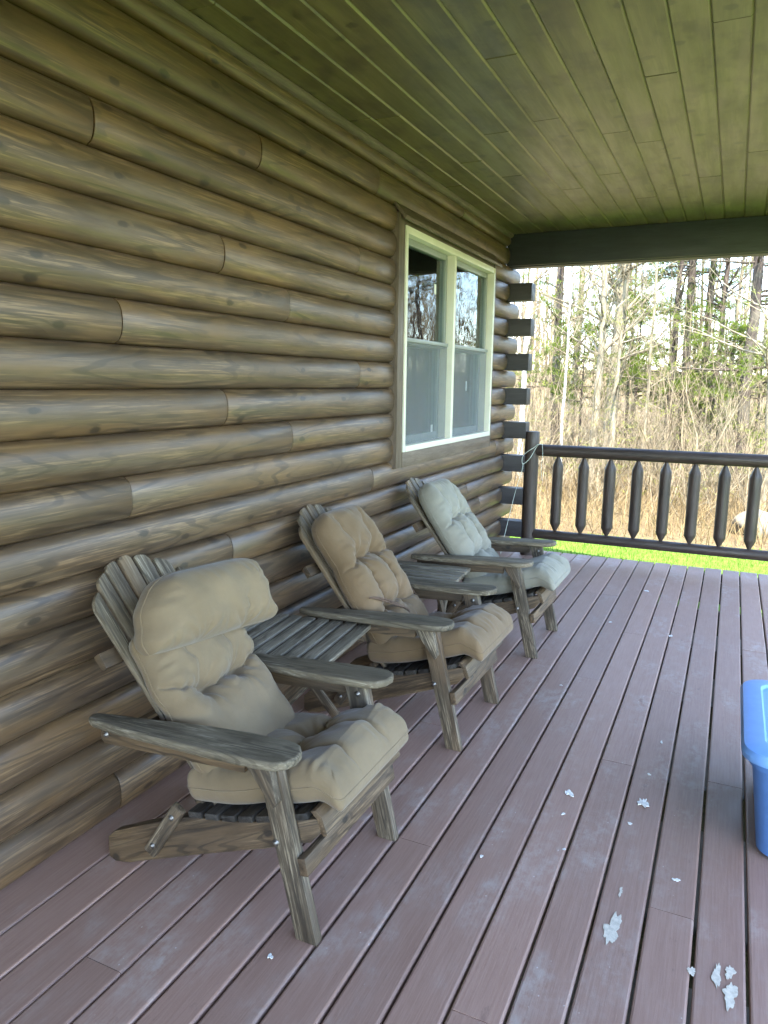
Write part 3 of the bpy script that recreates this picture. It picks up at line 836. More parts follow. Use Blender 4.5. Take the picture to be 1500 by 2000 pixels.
# ------------------------------------------------------------------ cushions
def pad(W, L, T, tufts=(), creases=(), seed=0, rt=0.05, rb=0.03, R=0.06, under=0.38, N=176, wr=1.0, crown=0.25, edgewr=1.0, lump=1.0, rtl=None):
    rr = random.Random(seed)
    s = np.linspace(-1, 1, N); t = np.linspace(-1, 1, N)
    f = lambda a: np.sign(a) * (1 - (1 - np.abs(a)) ** 1.7)
    S, Tt = np.meshgrid(f(s), f(t), indexing='ij')
    v = L / 2 * (1 + Tt)
    hw = np.full_like(v, W / 2)
    k = v > L - rt; hw[k] -= rt - np.sqrt(np.maximum(0, rt ** 2 - (v[k] - (L - rt)) ** 2))
    k = v < rb; hw[k] -= rb - np.sqrt(np.maximum(0, rb ** 2 - (rb - v[k]) ** 2))
    if rtl:
        hl = np.full_like(v, W / 2); k = v > L - rtl; hl[k] -= rtl - np.sqrt(np.maximum(0, rtl ** 2 - (v[k] - (L - rtl)) ** 2))
        hw = np.where(S < 0, hl, hw)
    # gently waisted outline
    ph = [rr.uniform(0, 6.28) for _ in range(12)]
    hw = hw + 0.006 * np.sin(v / L * 7 + ph[0]) + 0.004 * np.sin(v / L * 15 + ph[1])
    for (a, b, dep, sg) in tufts:
        hw -= 0.005 * np.exp(-((v - b) / 0.035) ** 2) * (1 if abs(a) > 0.02 else 0.4)
    u = S * hw
    du = hw * (1 - np.abs(S)); dv = np.minimum(v, L - v)
    d = (np.maximum(du, 1e-6) ** -4 + np.maximum(dv, 1e-6) ** -4) ** -0.25
    n = 2.2
    prof = (1 - (1 - np.clip(d / R, 0, 1)) ** n) ** (1 / n)
    cr = 1 - crown + crown * (1 - (2 * u / W) ** 2) * (1 - (2 * v / L - 1) ** 2)
    top = T * (1 - under) * prof * cr
    disp = np.zeros_like(top)
    for (a, b, dep, sg) in tufts:
        r = np.hypot(u - a, v - b) + 1e-5
        th = np.arctan2(v - b, u - a)
        disp -= dep * (0.62 * np.exp(-(r / sg) ** 1.3) + 0.38 * np.exp(-(r / (0.3 * sg)) ** 1.5))
        p0, p1, p2 = rr.uniform(0, 6.28), rr.uniform(0, 6.28), rr.uniform(0, 6.28)
        wv = np.cos(6 * th + p0) + 0.7 * np.cos(9 * th + p1) + 0.5 * np.cos(14 * th + p2)
        disp += wr * 0.0058 * wv * np.exp(-r / 0.08) * (1 - np.exp(-(r / 0.03) ** 2))
    for (a, b, a2, b2, dep, sg) in creases:
        ax, ay = a2 - a, b2 - b
        tt = np.clip(((u - a) * ax + (v - b) * ay) / (ax * ax + ay * ay), 0, 1)
        wob = 0.006 * np.sin(tt * 9 + ph[2]) + 0.003 * np.sin(tt * 23 + ph[3])
        nx, ny = -ay / math.hypot(ax, ay), ax / math.hypot(ax, ay)
        dist = np.hypot(u - a - ax * tt + wob * nx, v - b - ay * tt + wob * ny)
        disp -= dep * (0.5 * np.exp(-(dist / (0.5 * sg)) ** 2) + 0.3 * np.exp(-(dist / (1.4 * sg)) ** 2) + 0.3 * np.exp(-(dist / (3.6 * sg)) ** 2))
    # puckers running in from the seams
    along = np.where(du < dv, v, u)
    pk = np.sin(along * 105 + 2.4 * np.sin(along * 31 + ph[4]) + ph[5]) * (0.6 + 0.4 * np.sin(along * 17 + ph[6]))
    disp += edgewr * 0.0036 * pk * np.exp(-((d - 0.035) / 0.03) ** 2)
    disp += lump * (0.004 * np.sin(u * 19 + ph[7]) * np.sin(v * 17 + ph[8]) + 0.0022 * np.sin(u * 43 + v * 21 + ph[9]) + 0.0016 * np.sin(v * 57 - u * 33 + ph[10]))
    top = np.maximum(top + disp * prof, T * 0.04 * prof)
    bot = -T * under * prof * (0.9 + 0.1 * cr)
    base = T * under
    idx = np.arange(N * N).reshape(N, N)
    Vt = np.stack([u, v, top + base], -1).reshape(-1, 3)
    Vb = np.stack([u, v, bot + base], -1).reshape(-1, 3)
    border = np.zeros((N, N), bool); border[0, :] = border[-1, :] = True; border[:, 0] = border[:, -1] = True
    bmap = np.full(N * N, -1); inner = np.where(~border.ravel())[0]
    bmap[inner] = N * N + np.arange(len(inner)); bo = np.where(border.ravel())[0]; bmap[bo] = bo
    V = np.concatenate([Vt, Vb[inner]])
    a = idx[:-1, :-1].ravel(); b = idx[1:, :-1].ravel(); c = idx[1:, 1:].ravel(); e = idx[:-1, 1:].ravel()
    F = np.stack([a, b, c, e], 1).tolist() + np.stack([bmap[a], bmap[e], bmap[c], bmap[b]], 1).tolist()
    ring = list(idx[:, 0]) + list(idx[-1, 1:]) + list(idx[-2::-1, -1]) + list(idx[0, -2:0:-1])
    return V, F, V[ring]

def place_pad(name, P, mp, mat, parent, piping=True):
    V, F, ring = P
    W = np.array([mp(*p) for p in V])
    o = mesh_obj(name, W, F, mat, parent, V, True)
    if piping:
        rg = [Vector(mp(*p)) for p in ring]
        rg = rg[::2] + [rg[0]]
        o2 = mesh_obj('piping', *tube_vf(rg, 0.0026, 6, False), mat, o, None, True)
    return o
def button(pos, nrm, mat, parent, r=0.009):
    nrm = Vector(nrm).normalized(); s = nrm.orthogonal().normalized(); t = nrm.cross(s)
    V, F = [], []
    for rr_, h in ((r, 0.0), (r * .95, 0.003), (r * .6, 0.0055), (r * .2, 0.0065)):
        for k in range(10):
            a = 2 * math.pi * k / 10
            V.append(tuple(Vector(pos) + s * rr_ * math.cos(a) + t * rr_ * math.sin(a) + nrm * h))
    F = [(j * 10 + k, j * 10 + (k + 1) % 10, j * 10 + 10 + (k + 1) % 10, j * 10 + 10 + k) for j in range(3) for k in range(10)] + [list(range(30, 40))]
    mesh_obj('button', V, F, mat, parent, None, True)

def seat_map(dx=0.0, dz=0.0, yaw=0.0, sag=0.012):
    def mp(u, v, w):
        x = 0.625 + dx + v * 0.968
        z = seat_z(min(x, 1.12)) + 0.004 + dz - sag * 0 + w * 0.968
        if x > 1.10: z -= 0.35 * (x - 1.10)
        x -= w * 0.20
        x, y = x - OX, u
        return (x * math.cos(yaw) - y * math.sin(yaw), x * math.sin(yaw) + y * math.cos(yaw), z)
    return mp
def back_map(s0=0.06, off=0.006, lean=0.0, dy=0.0, curve=0.25, roll=0.0, yaw=0.0):
    def mp(u, v, w):
        uu = u * math.cos(roll) - (v - .3) * math.sin(roll); vv = .3 + u * math.sin(roll) + (v - .3) * math.cos(roll)
        s = s0 + vv
        b = max(0.0, 0.16 - vv)
        bx, bz = bk(s, off + w + lean * vv + curve * b * b * 4 + yaw * u)
        return (bx, uu + dy, bz)
    return mp

def cushion(name, label, mat, chair_i, seed):
    root = empty(name, (CPOS[chair_i][0], CPOS[chair_i][1], 0.0), CPOS[chair_i][2])
    tag(root, label, 'cushion', 'tufted chair cushions')
    return root
seat_tufts = [(-0.085, 0.30, 0.065, 0.06), (0.085, 0.30, 0.065, 0.06)]
def seat_creases(a=0.085, v=0.30, W=0.25, L=0.575, d=0.026):
    return [(-W, v + .01, -a, v, d, 0.014), (a, v, W, v + .01, d, 0.014), (-a, v, a, v, d * .8, 0.016),
            (-a, v, -a - .015, L, d * .6, 0.013), (a, v, a + .02, L, d * .6, 0.013), (-a, v, -a, 0, d * .7, 0.016), (a, v, a, 0, d * .7, 0.016)]

# nearest chair: tan cushion, its head part flopped forward
c1 = cushion('chair_cushion', 'tan tufted cushion on the nearest chair, thick head roll flopped forward', M['tan'], 0, 1)
P = pad(0.505, 0.585, 0.142, seat_tufts, seat_creases(), 3, rt=0.03, rb=0.03, R=0.05, under=0.45)
place_pad('seat_pad', P, seat_map(0.0, 0.0, 0.0), M['tan'], c1)
P = pad(0.475, 0.60, 0.165, [(-0.085, 0.335, 0.075, 0.05), (0.085, 0.335, 0.075, 0.05)],
        [(-0.085, 0.335, 0.085, 0.335, 0.045, 0.012), (-0.24, 0.40, -0.085, 0.335, 0.035, 0.012), (0.085, 0.335, 0.24, 0.365, 0.045, 0.012), (-0.085, 0.335, -0.12, 0.6, 0.014, 0.02), (0.085, 0.335, 0.10, 0.6, 0.012, 0.02)],
        5, rt=0.05, rb=0.03, R=0.075, under=0.36, lump=1.2)
place_pad('back_pad', P, back_map(0.02, 0.005, 0.0, 0.0), M['tan'], c1)
P = pad(0.54, 0.245, 0.20, [(-0.10, 0.0, 0.03, 0.05), (0.11, 0.0, 0.05, 0.06)], [(0.11, 0.0, 0.11, 0.1, 0.01, 0.02)], 8, rt=0.10, rb=0.04, rtl=0.21, R=0.10, under=0.45, edgewr=1.1, lump=1.2, crown=0.15)
def roll_map(u, v, w):
    # stands steeper than the back and leans over it, right end further forward
    ox, oz = bk(0.545, 0.070)
    d = (-0.30, 0.954); n = (0.954, 0.30)
    ww = w + 0.17 * u + 0.01
    vv = v - 0.015 - 0.17 * u + 0.02 * math.sin(u * 5.5)
    sagf = 0.012 * max(0, 1 - v / 0.10)
    return (ox + d[0] * vv + n[0] * (ww + sagf) - 0.0, u + 0.012, oz + d[1] * vv + n[1] * ww)
place_pad('head_roll', P, roll_map, M['tan'], c1)
mpb = back_map(0.02, 0.005)
for a, b, w in ((-0.085, 0.335, 0.062), (0.085, 0.335, 0.062)):
    button(mpb(a, b, w), (BK_N[0], 0, BK_N[1]), M['tan'], c1)
mps = seat_map()
for a in (-0.085, 0.085): button(mps(a, 0.30, 0.088), (-0.2, 0, 1), M['tan'], c1)

def full_back(seed):
    L = 0.80
    tf = [(-0.08, 0.52, 0.07, 0.05), (0.08, 0.52, 0.07, 0.05), (-0.08, 0.245, 0.07, 0.05), (0.08, 0.245, 0.07, 0.05)]
    cz = []
    for b in (0.52, 0.245):
        cz += [(-0.08, b, 0.08, b, 0.035, 0.011), (-0.24, b - 0.045, -0.08, b, 0.030, 0.010), (0.08, b, 0.24, b - 0.04, 0.030, 0.010)]
    for a in (-0.08, 0.08):
        cz += [(a, 0.52, a * 1.15, 0.38, 0.032, 0.012), (a * 1.15, 0.38, a, 0.245, 0.032, 0.012), (a, 0.52, a * 1.5, 0.74, 0.016, 0.022), (a, 0.245, a * 1.3, 0.0, 0.012, 0.02)]
    return pad(0.485, L, 0.175, tf, cz, seed, rt=0.15, rb=0.03, R=0.085, under=0.36, lump=1.2)

c2 = cushion('chair_cushion', 'brown tufted cushion with dark tie strings on the middle chair', M['brown'], 1, 2)
P = pad(0.505, 0.60, 0.145, seat_tufts, seat_creases(), 13, rt=0.03, rb=0.03, R=0.05, under=0.45)
place_pad('seat_pad', P, seat_map(0.0, 0.012, 0.0), M['brown'], c2)
mp2 = back_map(0.02, 0.005, 0.03, 0.005)
FB2 = full_back(15)
place_pad('back_pad', FB2, mp2, M['brown'], c2)
VB2 = FB2[0]
def on_pad(u, v, lift=0.003):
    m = VB2[:176 * 176]
    i = np.argmin((m[:, 0] - u) ** 2 + (m[:, 1] - v) ** 2)
    return mp2(u, v, m[i, 2] + lift)
tie_paths = []
mtop = VB2[:176 * 176]
def pad_h(u, v):
    return mtop[np.argmin((mtop[:, 0] - u) ** 2 + (mtop[:, 1] - v) ** 2), 2]
for off in (0.0, 0.014):
    ts = np.linspace(0, 1, 25)
    uv = [(-0.222 + 0.242 * t, 0.315 - 0.15 * t + off * math.sin(t * 3.1)) for t in ts]
    h = np.array([pad_h(*p) for p in uv])
    # upper hull of the height profile: a taut cord touches only the high spots
    hull = []
    for i in range(25):
        while len(hull) > 1 and (h[hull[-1]] - h[hull[-2]]) * (i - hull[-1]) <= (h[i] - h[hull[-1]]) * (hull[-1] - hull[-2]): hull.pop()
        hull.append(i)
    hh = np.interp(np.arange(25), hull, h[hull])
    tie_paths.append([mp2(p[0] - 0.004, p[1], max(b_, 0.10) + 0.008) for p, a_, b_ in zip(uv, h, hh)])
tie_paths.append([mp2(0.243, 0.36, 0.07), mp2(0.252, 0.30, 0.10), mp2(0.250, 0.22, 0.11), mp2(0.235, 0.14, 0.12)])
for path in tie_paths:
    mesh_obj('tie', *tube_vf(smooth_path(path, 6), 0.0045, 6), M['tie'], c2, None, True)
button(on_pad(0.018, 0.163, 0.002), (BK_N[0], 0, BK_N[1]), M['tie'], c2, 0.011)

c3 = cushion('chair_cushion', 'pale grey tufted cushion on the farthest chair', M['pale'], 2, 3)
P = pad(0.505, 0.60, 0.145, seat_tufts, seat_creases(), 23, rt=0.03, rb=0.03, R=0.05, under=0.45)
place_pad('seat_pad', P, seat_map(0.0, 0.01, 0.0), M['pale'], c3)
place_pad('back_pad', full_back(27), back_map(0.02, 0.005, 0.03, 0.005), M['pale'], c3)

# ------------------------------------------------------------------ slatted side tables between the chairs
def side_table(loc, rz, lx, ly, nsl, label):
    """slats run along local y"""
    root = empty('side_table', loc, rz)
    tag(root, label, 'side table', 'slatted side tables between the chairs')
    pw = lx / nsl
    H = 0.545
    for i in range(nsl):
        x = -lx / 2 + pw * (i + 0.5)
        box('slat', (x - pw * 0.375, x + pw * 0.375, -ly / 2, ly / 2, H - 0.02, H), M['tabletop'], root, 0.003, 'y')
        for sy in (-1, 1):
            V = [(x + 0.004 * math.cos(a), sy * (ly / 2 - 0.05) + 0.004 * math.sin(a), H + 0.0004) for a in np.linspace(0, 2 * math.pi, 8, endpoint=False)]
            mesh_obj('screw', V, [list(range(8))], M['slatdark'], root)
    for sy in (-1, 1):
        box('batten', (-lx / 2 + 0.02, lx / 2 - 0.02, sy * (ly / 2 - 0.055) - 0.016, sy * (ly / 2 - 0.055) + 0.016, H - 0.066, H - 0.0205), M['stringer'], root, 0.003)
    for sy in (-1, 1):
        y = sy * (ly / 2 - 0.09)
        plank('leg', (-lx * 0.40, y - sy * 0.019, 0.012), (lx * 0.36, y - sy * 0.019, H - 0.045), 0.042, 0.019, M['grey'], root, up=(-1, 0, 1))
        plank('leg', (lx * 0.40, y, 0.012), (-lx * 0.36, y, H - 0.045), 0.042, 0.018, M['grey'], root, up=(1, 0, 1))
    plank('stretcher', (-lx * 0.27, -ly / 2 + 0.10, 0.11), (-lx * 0.27, ly / 2 - 0.10, 0.11), 0.035, 0.018, M['grey'], root)
    return root
side_table((0.435, 2.625, 0), math.radians(6), 0.56, 0.52, 8, 'grey slatted wooden side table between the nearest and the middle chair')
side_table((0.50, 3.895, 0), math.radians(90 + 4), 0.46, 0.52, 7, 'grey slatted wooden side table between the middle and the farthest chair')

# ------------------------------------------------------------------ storage tote
def rounded_rect(hx, hy, r, n=7):
    pts = []
    for cx, cy, a0 in ((hx - r, hy - r, 0), (-hx + r, hy - r, 90), (-hx + r, -hy + r, 180), (hx - r, -hy + r, 270)):
        for i in range(n + 1):
            a = math.radians(a0 + 90 * i / n)
            pts.append((cx + r * math.cos(a), cy + r * math.sin(a)))
    return pts
def loft(name, rings, mat, parent, cap0=True, cap1=True):
    V, F = [], []
    n = len(rings[0][0])
    for pts, z in rings: V += [(p[0], p[1], z) for p in pts]
    for j in range(len(rings) - 1):
        for k in range(n): F.append((j * n + k, j * n + (k + 1) % n, (j + 1) * n + (k + 1) % n, (j + 1) * n + k))
    if cap0: F.append(list(range(n - 1, -1, -1)))
    if cap1: F.append(list(range((len(rings) - 1) * n, len(rings) * n)))
    return mesh_obj(name, V, F, mat, parent, None, 'auto')
tote = empty('storage_tote', (2.475, 2.985, 0)); tag(tote, 'blue plastic storage tote with a lighter blue lid at the right edge', 'tote')
RR = rounded_rect
loft('body', [(RR(.155, .285, .07), 0.003), (RR(.17, .30, .075), 0.016), (RR(.195, .328, .08), 0.22), (RR(.212, .345, .085), 0.345), (RR(.222, .352, .085), 0.35), (RR(.224, .354, .085), 0.388), (RR(.20, .33, .08), 0.388)], M['blue'], tote)
loft('lid', [(RR(.238, .366, .09), 0.378), (RR(.248, .376, .095), 0.382), (RR(.252, .379, .10), 0.402), (RR(.243, .371, .095), 0.419), (RR(.225, .353, .09), 0.426), (RR(.178, .306, .06), 0.428), (RR(.170, .298, .055), 0.417), (RR(.10, .22, .05), 0.417), (RR(.094, .214, .05), 0.423)], M['lidblue'], tote)
box('handle', (-0.232, -0.2, -0.075, 0.075, 0.30, 0.335), M['blue'], tote, 0.008)

# ------------------------------------------------------------------ loose paint chips and litter on the deck
chips = [(1.907, 2.876, .017, .030, 'largest curled white paint chip on the deck boards'), (1.628, 2.815, .016, .017, 'pale paint chip on the deck in front of the middle chair'),
         (1.636, 2.659, .006, .007, 'tiny pink-white paint chip lying just behind a pale chip'), (1.906, 3.118, .007, .007, 'small white paint chip beyond the largest chip'),
         (1.927, 3.448, .004, .014, 'slim white paint chip between two deck joints'), (1.024, 1.56, .008, .008, 'round white paint chip beside the nearest chair leg'),
         (1.685, 2.439, .005, .006, 'white paint speck on the middle of the deck'), (2.059, 2.439, .011, .008, 'small white paint chip near the blue tote'),
         (1.431, 2.269, .006, .006, 'white paint speck in front of the nearest chair'), (1.877, 2.707, .008, .007, 'round pale chip beside the largest paint chip'),
         (1.443, 5.163, .010, .012, 'white paint chip on the far deck in front of the farthest chair'), (1.587, 6.122, .016, .018, 'white paint chips close to the far railing'),
         (1.849, 5.05, .010, .018, 'white paint chip on the far deck near the right'), (1.366, 3.9, .006, .006, 'white speck on the deck beside the middle chair')]
for i, (x, y, rx, ry, lab) in enumerate(chips):
    o = flat_blob('paint_chip', blob(0, 0, rx, ry, i + 60, 18, 0.5), 0.0042, M['flake'], None, 0.0014, 0.005 if i < 2 else 0.001)
    o.location = (x, y, 0)
    tag(o, lab, 'paint chip', 'loose paint chips on the deck')

# ------------------------------------------------------------------ woods
def rv(a, b): return random.uniform(a, b)
def limb(bag, p, d, L, r, depth, bend=0.25, n=5, sides=4, kids=3, spread=0.8, tips=None, upb=0.12):
    d = Vector(d).normalized()
    path = [Vector(p)]
    for i in range(n):
        d = (d + Vector((rv(-1, 1), rv(-1, 1), rv(-1, 1) + upb)) * bend).normalized()
        path.append(path[-1] + d * (L / n))
    rad = [max(0.0022, r * (1 - 0.8 * i / n)) for i in range(n + 1)]
    bag.add(tube_vf(path, rad, sides, False))
    if tips is not None and depth == 0: tips.append((path[-1], d)); tips.append((path[n // 2], d))
    if depth > 0:
        for k in range(kids):
            i = random.randint(1, n)
            q = path[i]
            dd = (d + Vector((rv(-1, 1), rv(-1, 1), rv(-0.6, 0.9))) * spread).normalized()
            limb(bag, q, dd, L * rv(0.35, 0.62), rad[i] * 0.6, depth - 1, bend, max(3, n - 1), 3, kids, spread, tips, upb)
def needle_tuft(NB, p, d, n=30, ln=0.13):
    for _ in range(n):
        e = (Vector(d) * 0.5 + Vector((rv(-1, 1), rv(-1, 1), rv(-0.5, 1.0)))).normalized()
        s = e.orthogonal().normalized() * rv(0.0035, 0.007)
        q = Vector(p) + Vector((rv(-1, 1), rv(-1, 1), rv(-.5, .5))) * 0.07
        k = len(NB.V)
        t = q + e * ln * rv(0.6, 1.3)
        NB.V += [tuple(q - s), tuple(q + s), tuple(t)]
        NB.F.append((k, k + 1, k + 2))
def tree(name, label, x, y, h, r, kind, lean=(0, 0), seed=0, zlow=2.0, nbr=16, fork=None, group='trees of the wood behind the railing', boughs=None):
    random.seed(seed * 13 + 5)
    root = empty(name, (x, y, GZ))
    tag(root, label, 'tree', group)
    tb, bb, nb = Bag(), Bag(), Bag()
    n = 14
    path = []
    wx = wy = 0.0
    for i in range(n + 1):
        t = i / n
        wx += rv(-1, 1) * 0.035 * h / 10; wy += rv(-1, 1) * 0.035 * h / 10
        path.append(Vector((lean[0] * h * t + wx, lean[1] * h * t + wy, -0.05 + h * t)))
    rad = [r * (1.25 if i == 0 else 1.0) * (1 - 0.72 * i / n) for i in range(n + 1)]
    tb.add(tube_vf(path, rad, 10, False))
    if fork:
        i0 = int(n * fork[0])
        d = Vector((fork[1], fork[2], 1)).normalized()
        p = [path[i0] + d * (h * 0.06 * k) + Vector((rv(-1, 1), rv(-1, 1), 0)) * 0.04 for k in range(9)]
        tb.add(tube_vf(p, [rad[i0] * 0.8 * (1 - 0.08 * k) for k in range(9)], 9, False))
    barkm = {'pine': 'bark_pine', 'bare': 'bark_pale', 'birch': 'bark_birch', 'dark': 'bark_pine'}[kind]
    trunk = mesh_obj('trunk', tb.V, tb.F, M[barkm], root, None, True)
    tips = []
    for k in range(nbr):
        zz = rv(zlow, min(h * 0.97, 8.0))
        i = min(n - 1, int(zz / h * n)); f = zz / h * n - i
        p = path[i].lerp(path[i + 1], f)
        a = rv(0, 2 * math.pi)
        if kind == 'pine':
            L = rv(0.8, 2.0) * (1.1 - 0.4 * zz / h)
            limb(bb, p, (math.cos(a), math.sin(a), rv(-0.1, 0.25)), L, rad[i] * 0.22 + 0.006, 1, 0.14, 6, 4, 9, 0.6, tips)
        else:
            L = rv(0.7, 2.3) * (1.15 - 0.5 * zz / h)
            limb(bb, p, (math.cos(a), math.sin(a), rv(0.25, 1.1)), L, rad[i] * 0.35 + 0.004, 2, 0.2, 5, 4, 3, 0.75, tips)
    br = mesh_obj('branches', bb.V, bb.F, M['bark_pine' if kind == 'pine' else barkm if kind != 'birch' else 'twig'], root, None, True)
    br['kind'] = 'stuff'
    if kind == 'pine':
        for p, d in tips:
            if random.random() < 0.9: needle_tuft(nb, p, d)
        mesh_obj('crown', nb.V, nb.F, M['needle'], root)['kind'] = 'stuff'
    elif kind in ('bare', 'birch'):
        for p, d in tips:
            if random.random() < 0.5: needle_tuft(nb, p, d, 5, 0.05)
        mesh_obj('crown', nb.V, nb.F, M['bud'], root)['kind'] = 'stuff'
    return root
def at_px(px, Y):
    """the spot on the ground at depth Y on the line of sight through photo column px (near the horizon row)"""
    d = fw + r2 * ((px - 750) / FPX) - u2 * ((800 - 1000) / FPX)
    return CAM.x + d.x * Y / d.y, Y
TREES = [
    ('birch_tree', 'slim white birch trunk glimpsed just behind the log ends', 1021, 17.0, 10, 0.07, 'birch', (0.02, 0), 2.0, 21, None),
    ('pine_tree', 'tan pine trunk with green boughs near the log corner', 1090, 21.0, 13, 0.13, 'pine', (0.004, 0), 2.0, 31, None),
    ('birch_tree', 'thin white birch stem right of the corner post', 1100, 15.5, 6.0, 0.035, 'birch', (0.015, 0), 2.0, 19, None),
    ('bare_tree', 'straight tan trunk behind the thin white birch stem', 1119, 23.0, 13, 0.12, 'bare', (0.0, 0), 2.0, 27, None),
    ('bare_tree', 'pale greenish slender trunk above the second baluster', 1158, 16.5, 11, 0.085, 'bare', (0.006, 0), 2.0, 34, None),
    ('bare_tree', 'broad pale forked trunk leaning slightly right', 1192, 18.5, 13, 0.16, 'bare', (0.05, 0), 2.0, 34, (0.36, 0.12, 0.05)),
    ('dead_snag', 'broken pale stump trunk in front of the forked tree', 1195, 16.0, 3.4, 0.09, 'bare', (0.03, 0), 2.0, 7, None),
    ('bare_tree', 'pale thin stem left of the two dark trunks', 1262, 18.0, 7.5, 0.045, 'bare', (0.004, 0), 2.0, 21, None),
    ('dark_tree', 'thin dark trunk left of the dark pine', 1304, 19.5, 12, 0.07, 'dark', (0.006, 0), 2.0, 27, None),
    ('pine_tree', 'dark pine with bright green boughs above the railing middle', 1329, 20.5, 13, 0.125, 'pine', (0.006, 0), 2.0, 38, None),
    ('pine_tree', 'pine with yellow-green tufts right of the dark pine', 1366, 22.0, 13, 0.12, 'pine', (0.004, 0), 2.0, 31, None),
    ('dark_tree', 'dark leaning trunk between two pines', 1385, 20.0, 12, 0.085, 'dark', (0.025, 0), 2.0, 27, None),
    ('bare_tree', 'reddish thin trunk left of the large right pine', 1420, 22.0, 12, 0.06, 'bare', (0.005, 0), 2.0, 27, None),
    ('pine_tree', 'large dark pine trunk near the right edge', 1455, 18.0, 13, 0.14, 'pine', (0.012, 0), 2.0, 24, None),
    ('bare_tree', 'pale curved tree reaching across the right edge', 1510, 14.5, 8, 0.06, 'bare', (-0.02, 0), 2.0, 34, None),
    ('young_pine', 'slim young pine between the forked trunk and the thin stem', 1228, 24.0, 7.5, 0.06, 'pine', (0, 0), 2.0, 26, None),
    ('young_pine', 'young pine low behind the dark trunk and the dark pine', 1312, 23.5, 5.0, 0.05, 'pine', (0, 0), 1.4, 24, None),
    ('young_pine', 'small pine low between the right pines', 1410, 21.0, 4.0, 0.045, 'pine', (0, 0), 1.0, 22, None),
    ('young_pine', 'low green pine sapling behind the broad forked trunk', 1235, 20.5, 5.2, 0.05, 'pine', (0, 0), 2.0, 31, None),
    ('young_pine', 'low green pine bush at the right behind the railing', 1480, 19.0, 3.6, 0.04, 'pine', (0, 0), 0.8, 31, None),
    ('young_pine', 'small green pine sapling left of the pale slender trunk', 1135, 19.0, 3.8, 0.04, 'pine', (0, 0), 1.6, 21, None),
]
for i, (nm, lab, px, Y, h, r, kind, lean, zl, nbr, fork) in enumerate(TREES):
    x, y = at_px(px, Y)
    tree(nm, lab, x, y, h, r, kind, lean, i + 1, zl, nbr, fork)
# trees that stand on the open side and show in the window glass
side = [(7.6, 15.5, 'bare'), (10.2, 21, 'bare'), (13.2, 22.5, 'bare'), (9.0, 26, 'pine'), (15.5, 26, 'bare'), (9.5, 17.5, 'bare'), (12.5, 19, 'pine'), (14.5, 16, 'bare'), (17, 21, 'bare'), (6.5, 19, 'bare'), (19.5, 15.5, 'pine'), (8.0, 22, 'pine'), (11.0, 24, 'bare')]
slab = ['nearest bare tree on the open side, seen as reflection', 'second bare tree on the open side, seen as reflection', 'third bare tree on the open side, seen as reflection', 'farther pine on the open side, seen as reflection', 'farthest bare tree on the open side, seen as reflection', 'bare grey tree mirrored in the left window half', 'pine mirrored in the window glass', 'bare tree mirrored low in the window glass', 'far bare tree off to the right, seen only as reflection',
        'bare tree just past the right edge, seen as reflection', 'pine far off to the right, seen only as reflection', 'pine behind the right trees, seen as reflection', 'bare tree behind the right pine, seen as reflection']
for i, ((x, y, kind), lab) in enumerate(zip(side, slab)):
    tree('pine_tree' if kind == 'pine' else 'bare_tree', lab, x, y, rv(9, 12), 0.13, kind, (0, 0), 60 + i, 2.0, 18, None, 'trees on the open side')

# tangled brush, saplings too fine to count and the wood far behind
random.seed(77)
bag = Bag()
for i in range(760):
    px = rv(985, 1530); Y = rv(12.6, 24)
    x, y = at_px(px, Y)
    a = rv(0, 6.28)
    limb(bag, (x, y, GZ - 0.02), (0.45 * math.cos(a), 0.45 * math.sin(a), 1), (rv(0.5, 1.9) if i % 5 else rv(2.4, 5.0)), rv(0.006, 0.014), 2, 0.22, 5, 3, 3, 0.8, None, 0.1)
tag(mesh_obj('brush', bag.V, bag.F, M['twig'], None, None, False), 'tangled tan brush and bare saplings behind the railing', 'brush', kind='stuff')
bag = Bag()
for i in range(320):
    x = rv(-45, 45); y = rv(30, 75)
    h = rv(7, 14)
    limb(bag, (x, y, GZ - 0.05), (0, 0, 1), h, rv(0.05, 0.13), 2, 0.05, 7, 4, 7, 0.7, None, 0.3)
tag(mesh_obj('far_woods', bag.V, bag.F, M['twig'], None, None, False), 'hazy bare woods far behind the railing', 'woods', kind='stuff')
bag = Bag()
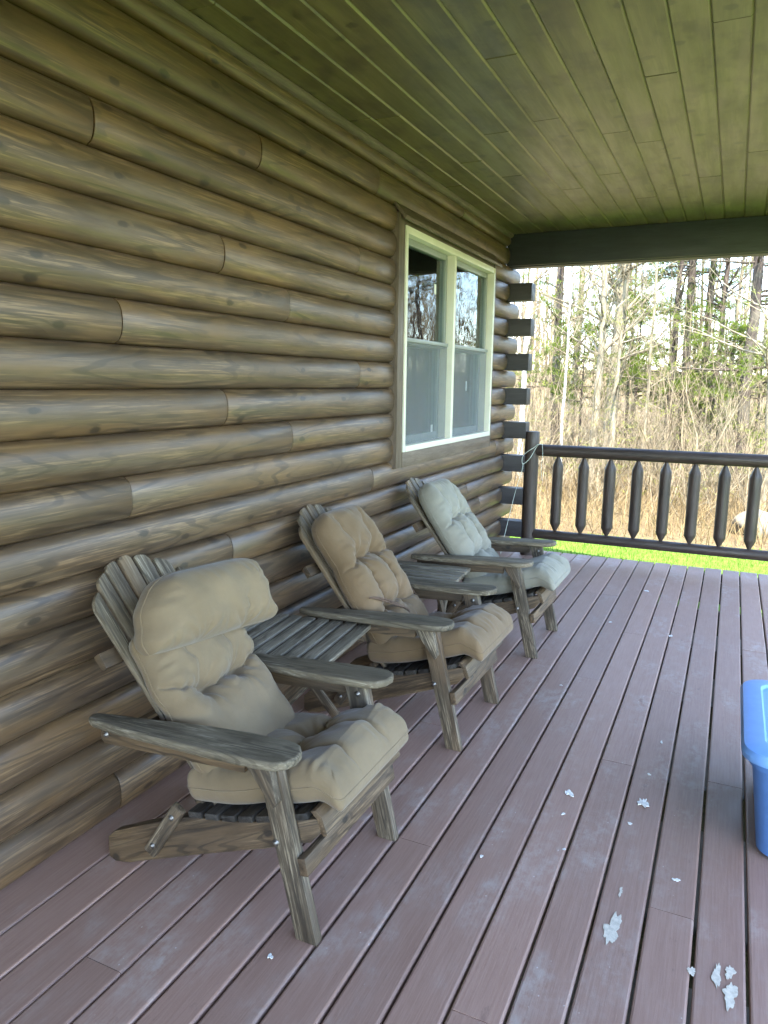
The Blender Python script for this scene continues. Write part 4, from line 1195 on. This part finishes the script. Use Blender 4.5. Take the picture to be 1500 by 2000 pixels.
for i in range(240):
    x = rv(3, 30); y = rv(14, 26)
    if x < 3 + (y - 14) * 0.1: continue
    a = rv(0, 6.28)
    limb(bag, (x, y, GZ - 0.02), (0.45 * math.cos(a), 0.45 * math.sin(a), 1), rv(0.8, 2.5), rv(0.006, 0.016), 2, 0.22, 4, 3, 3, 0.8, None, 0.1)
tag(mesh_obj('side_brush', bag.V, bag.F, M['twig'], None, None, False), 'tan brush off to the right, mirrored in the window', 'brush', kind='stuff')
NBL = Bag()
for i in range(1500):
    px = rv(985, 1530); Y = rv(13, 25)
    x, y = at_px(px, Y)
    needle_tuft(NBL, (x, y, GZ + abs(random.gauss(0, 1.6)) + 0.2), (0, 0, 1), 7, 0.06)
tag(mesh_obj('spring_leaves', NBL.V, NBL.F, M['bud'], None), 'yellow-green young leaves scattered through the brush', 'leaves', kind='stuff')
# low wooded rise on the horizon
V, F = [], []
n = 160
for i in range(n):
    a = math.radians(-75 + 150 * i / (n - 1))
    for rr_, zz in ((150, -0.8), (170, 4.5 + 3.0 * mnoise.noise((i * 0.06, 1.7, 0)) + 1.5 * mnoise.noise((i * 0.3, 0.2, 0)) + 0.8 * mnoise.noise((i * 1.1, 3.2, 0))), (230, -0.8)):
        V.append((rr_ * math.sin(a), rr_ * math.cos(a), zz))
for i in range(n - 1):
    for j in range(2): F.append((3 * i + j, 3 * i + 3 + j, 3 * i + 4 + j, 3 * i + 1 + j))
tag(mesh_obj('hills', V, F, M['litter'], None, None, True), kind='structure')
# boulder at the wood edge
x, y = at_px(1502, 12.6)
bm = bmesh.new(); bmesh.ops.create_icosphere(bm, subdivisions=4, radius=1.0)
for v in bm.verts:
    k = 1 + 0.28 * mnoise.noise(v.co * 1.3) + 0.12 * mnoise.noise(v.co * 3.7)
    v.co = Vector((v.co.x * 0.34 * k, v.co.y * 0.3 * k, v.co.z * 0.27 * k))
me = bpy.data.meshes.new('boulder'); bm.to_mesh(me); bm.free()
me.polygons.foreach_set('use_smooth', [True] * len(me.polygons)); me.materials.append(M['rock'])
bo = bpy.data.objects.new('boulder', me); COL.objects.link(bo); bo.location = (x, y, GZ + 0.1)
tag(bo, 'pale boulder at the wood edge behind the right end of the railing', 'boulder')
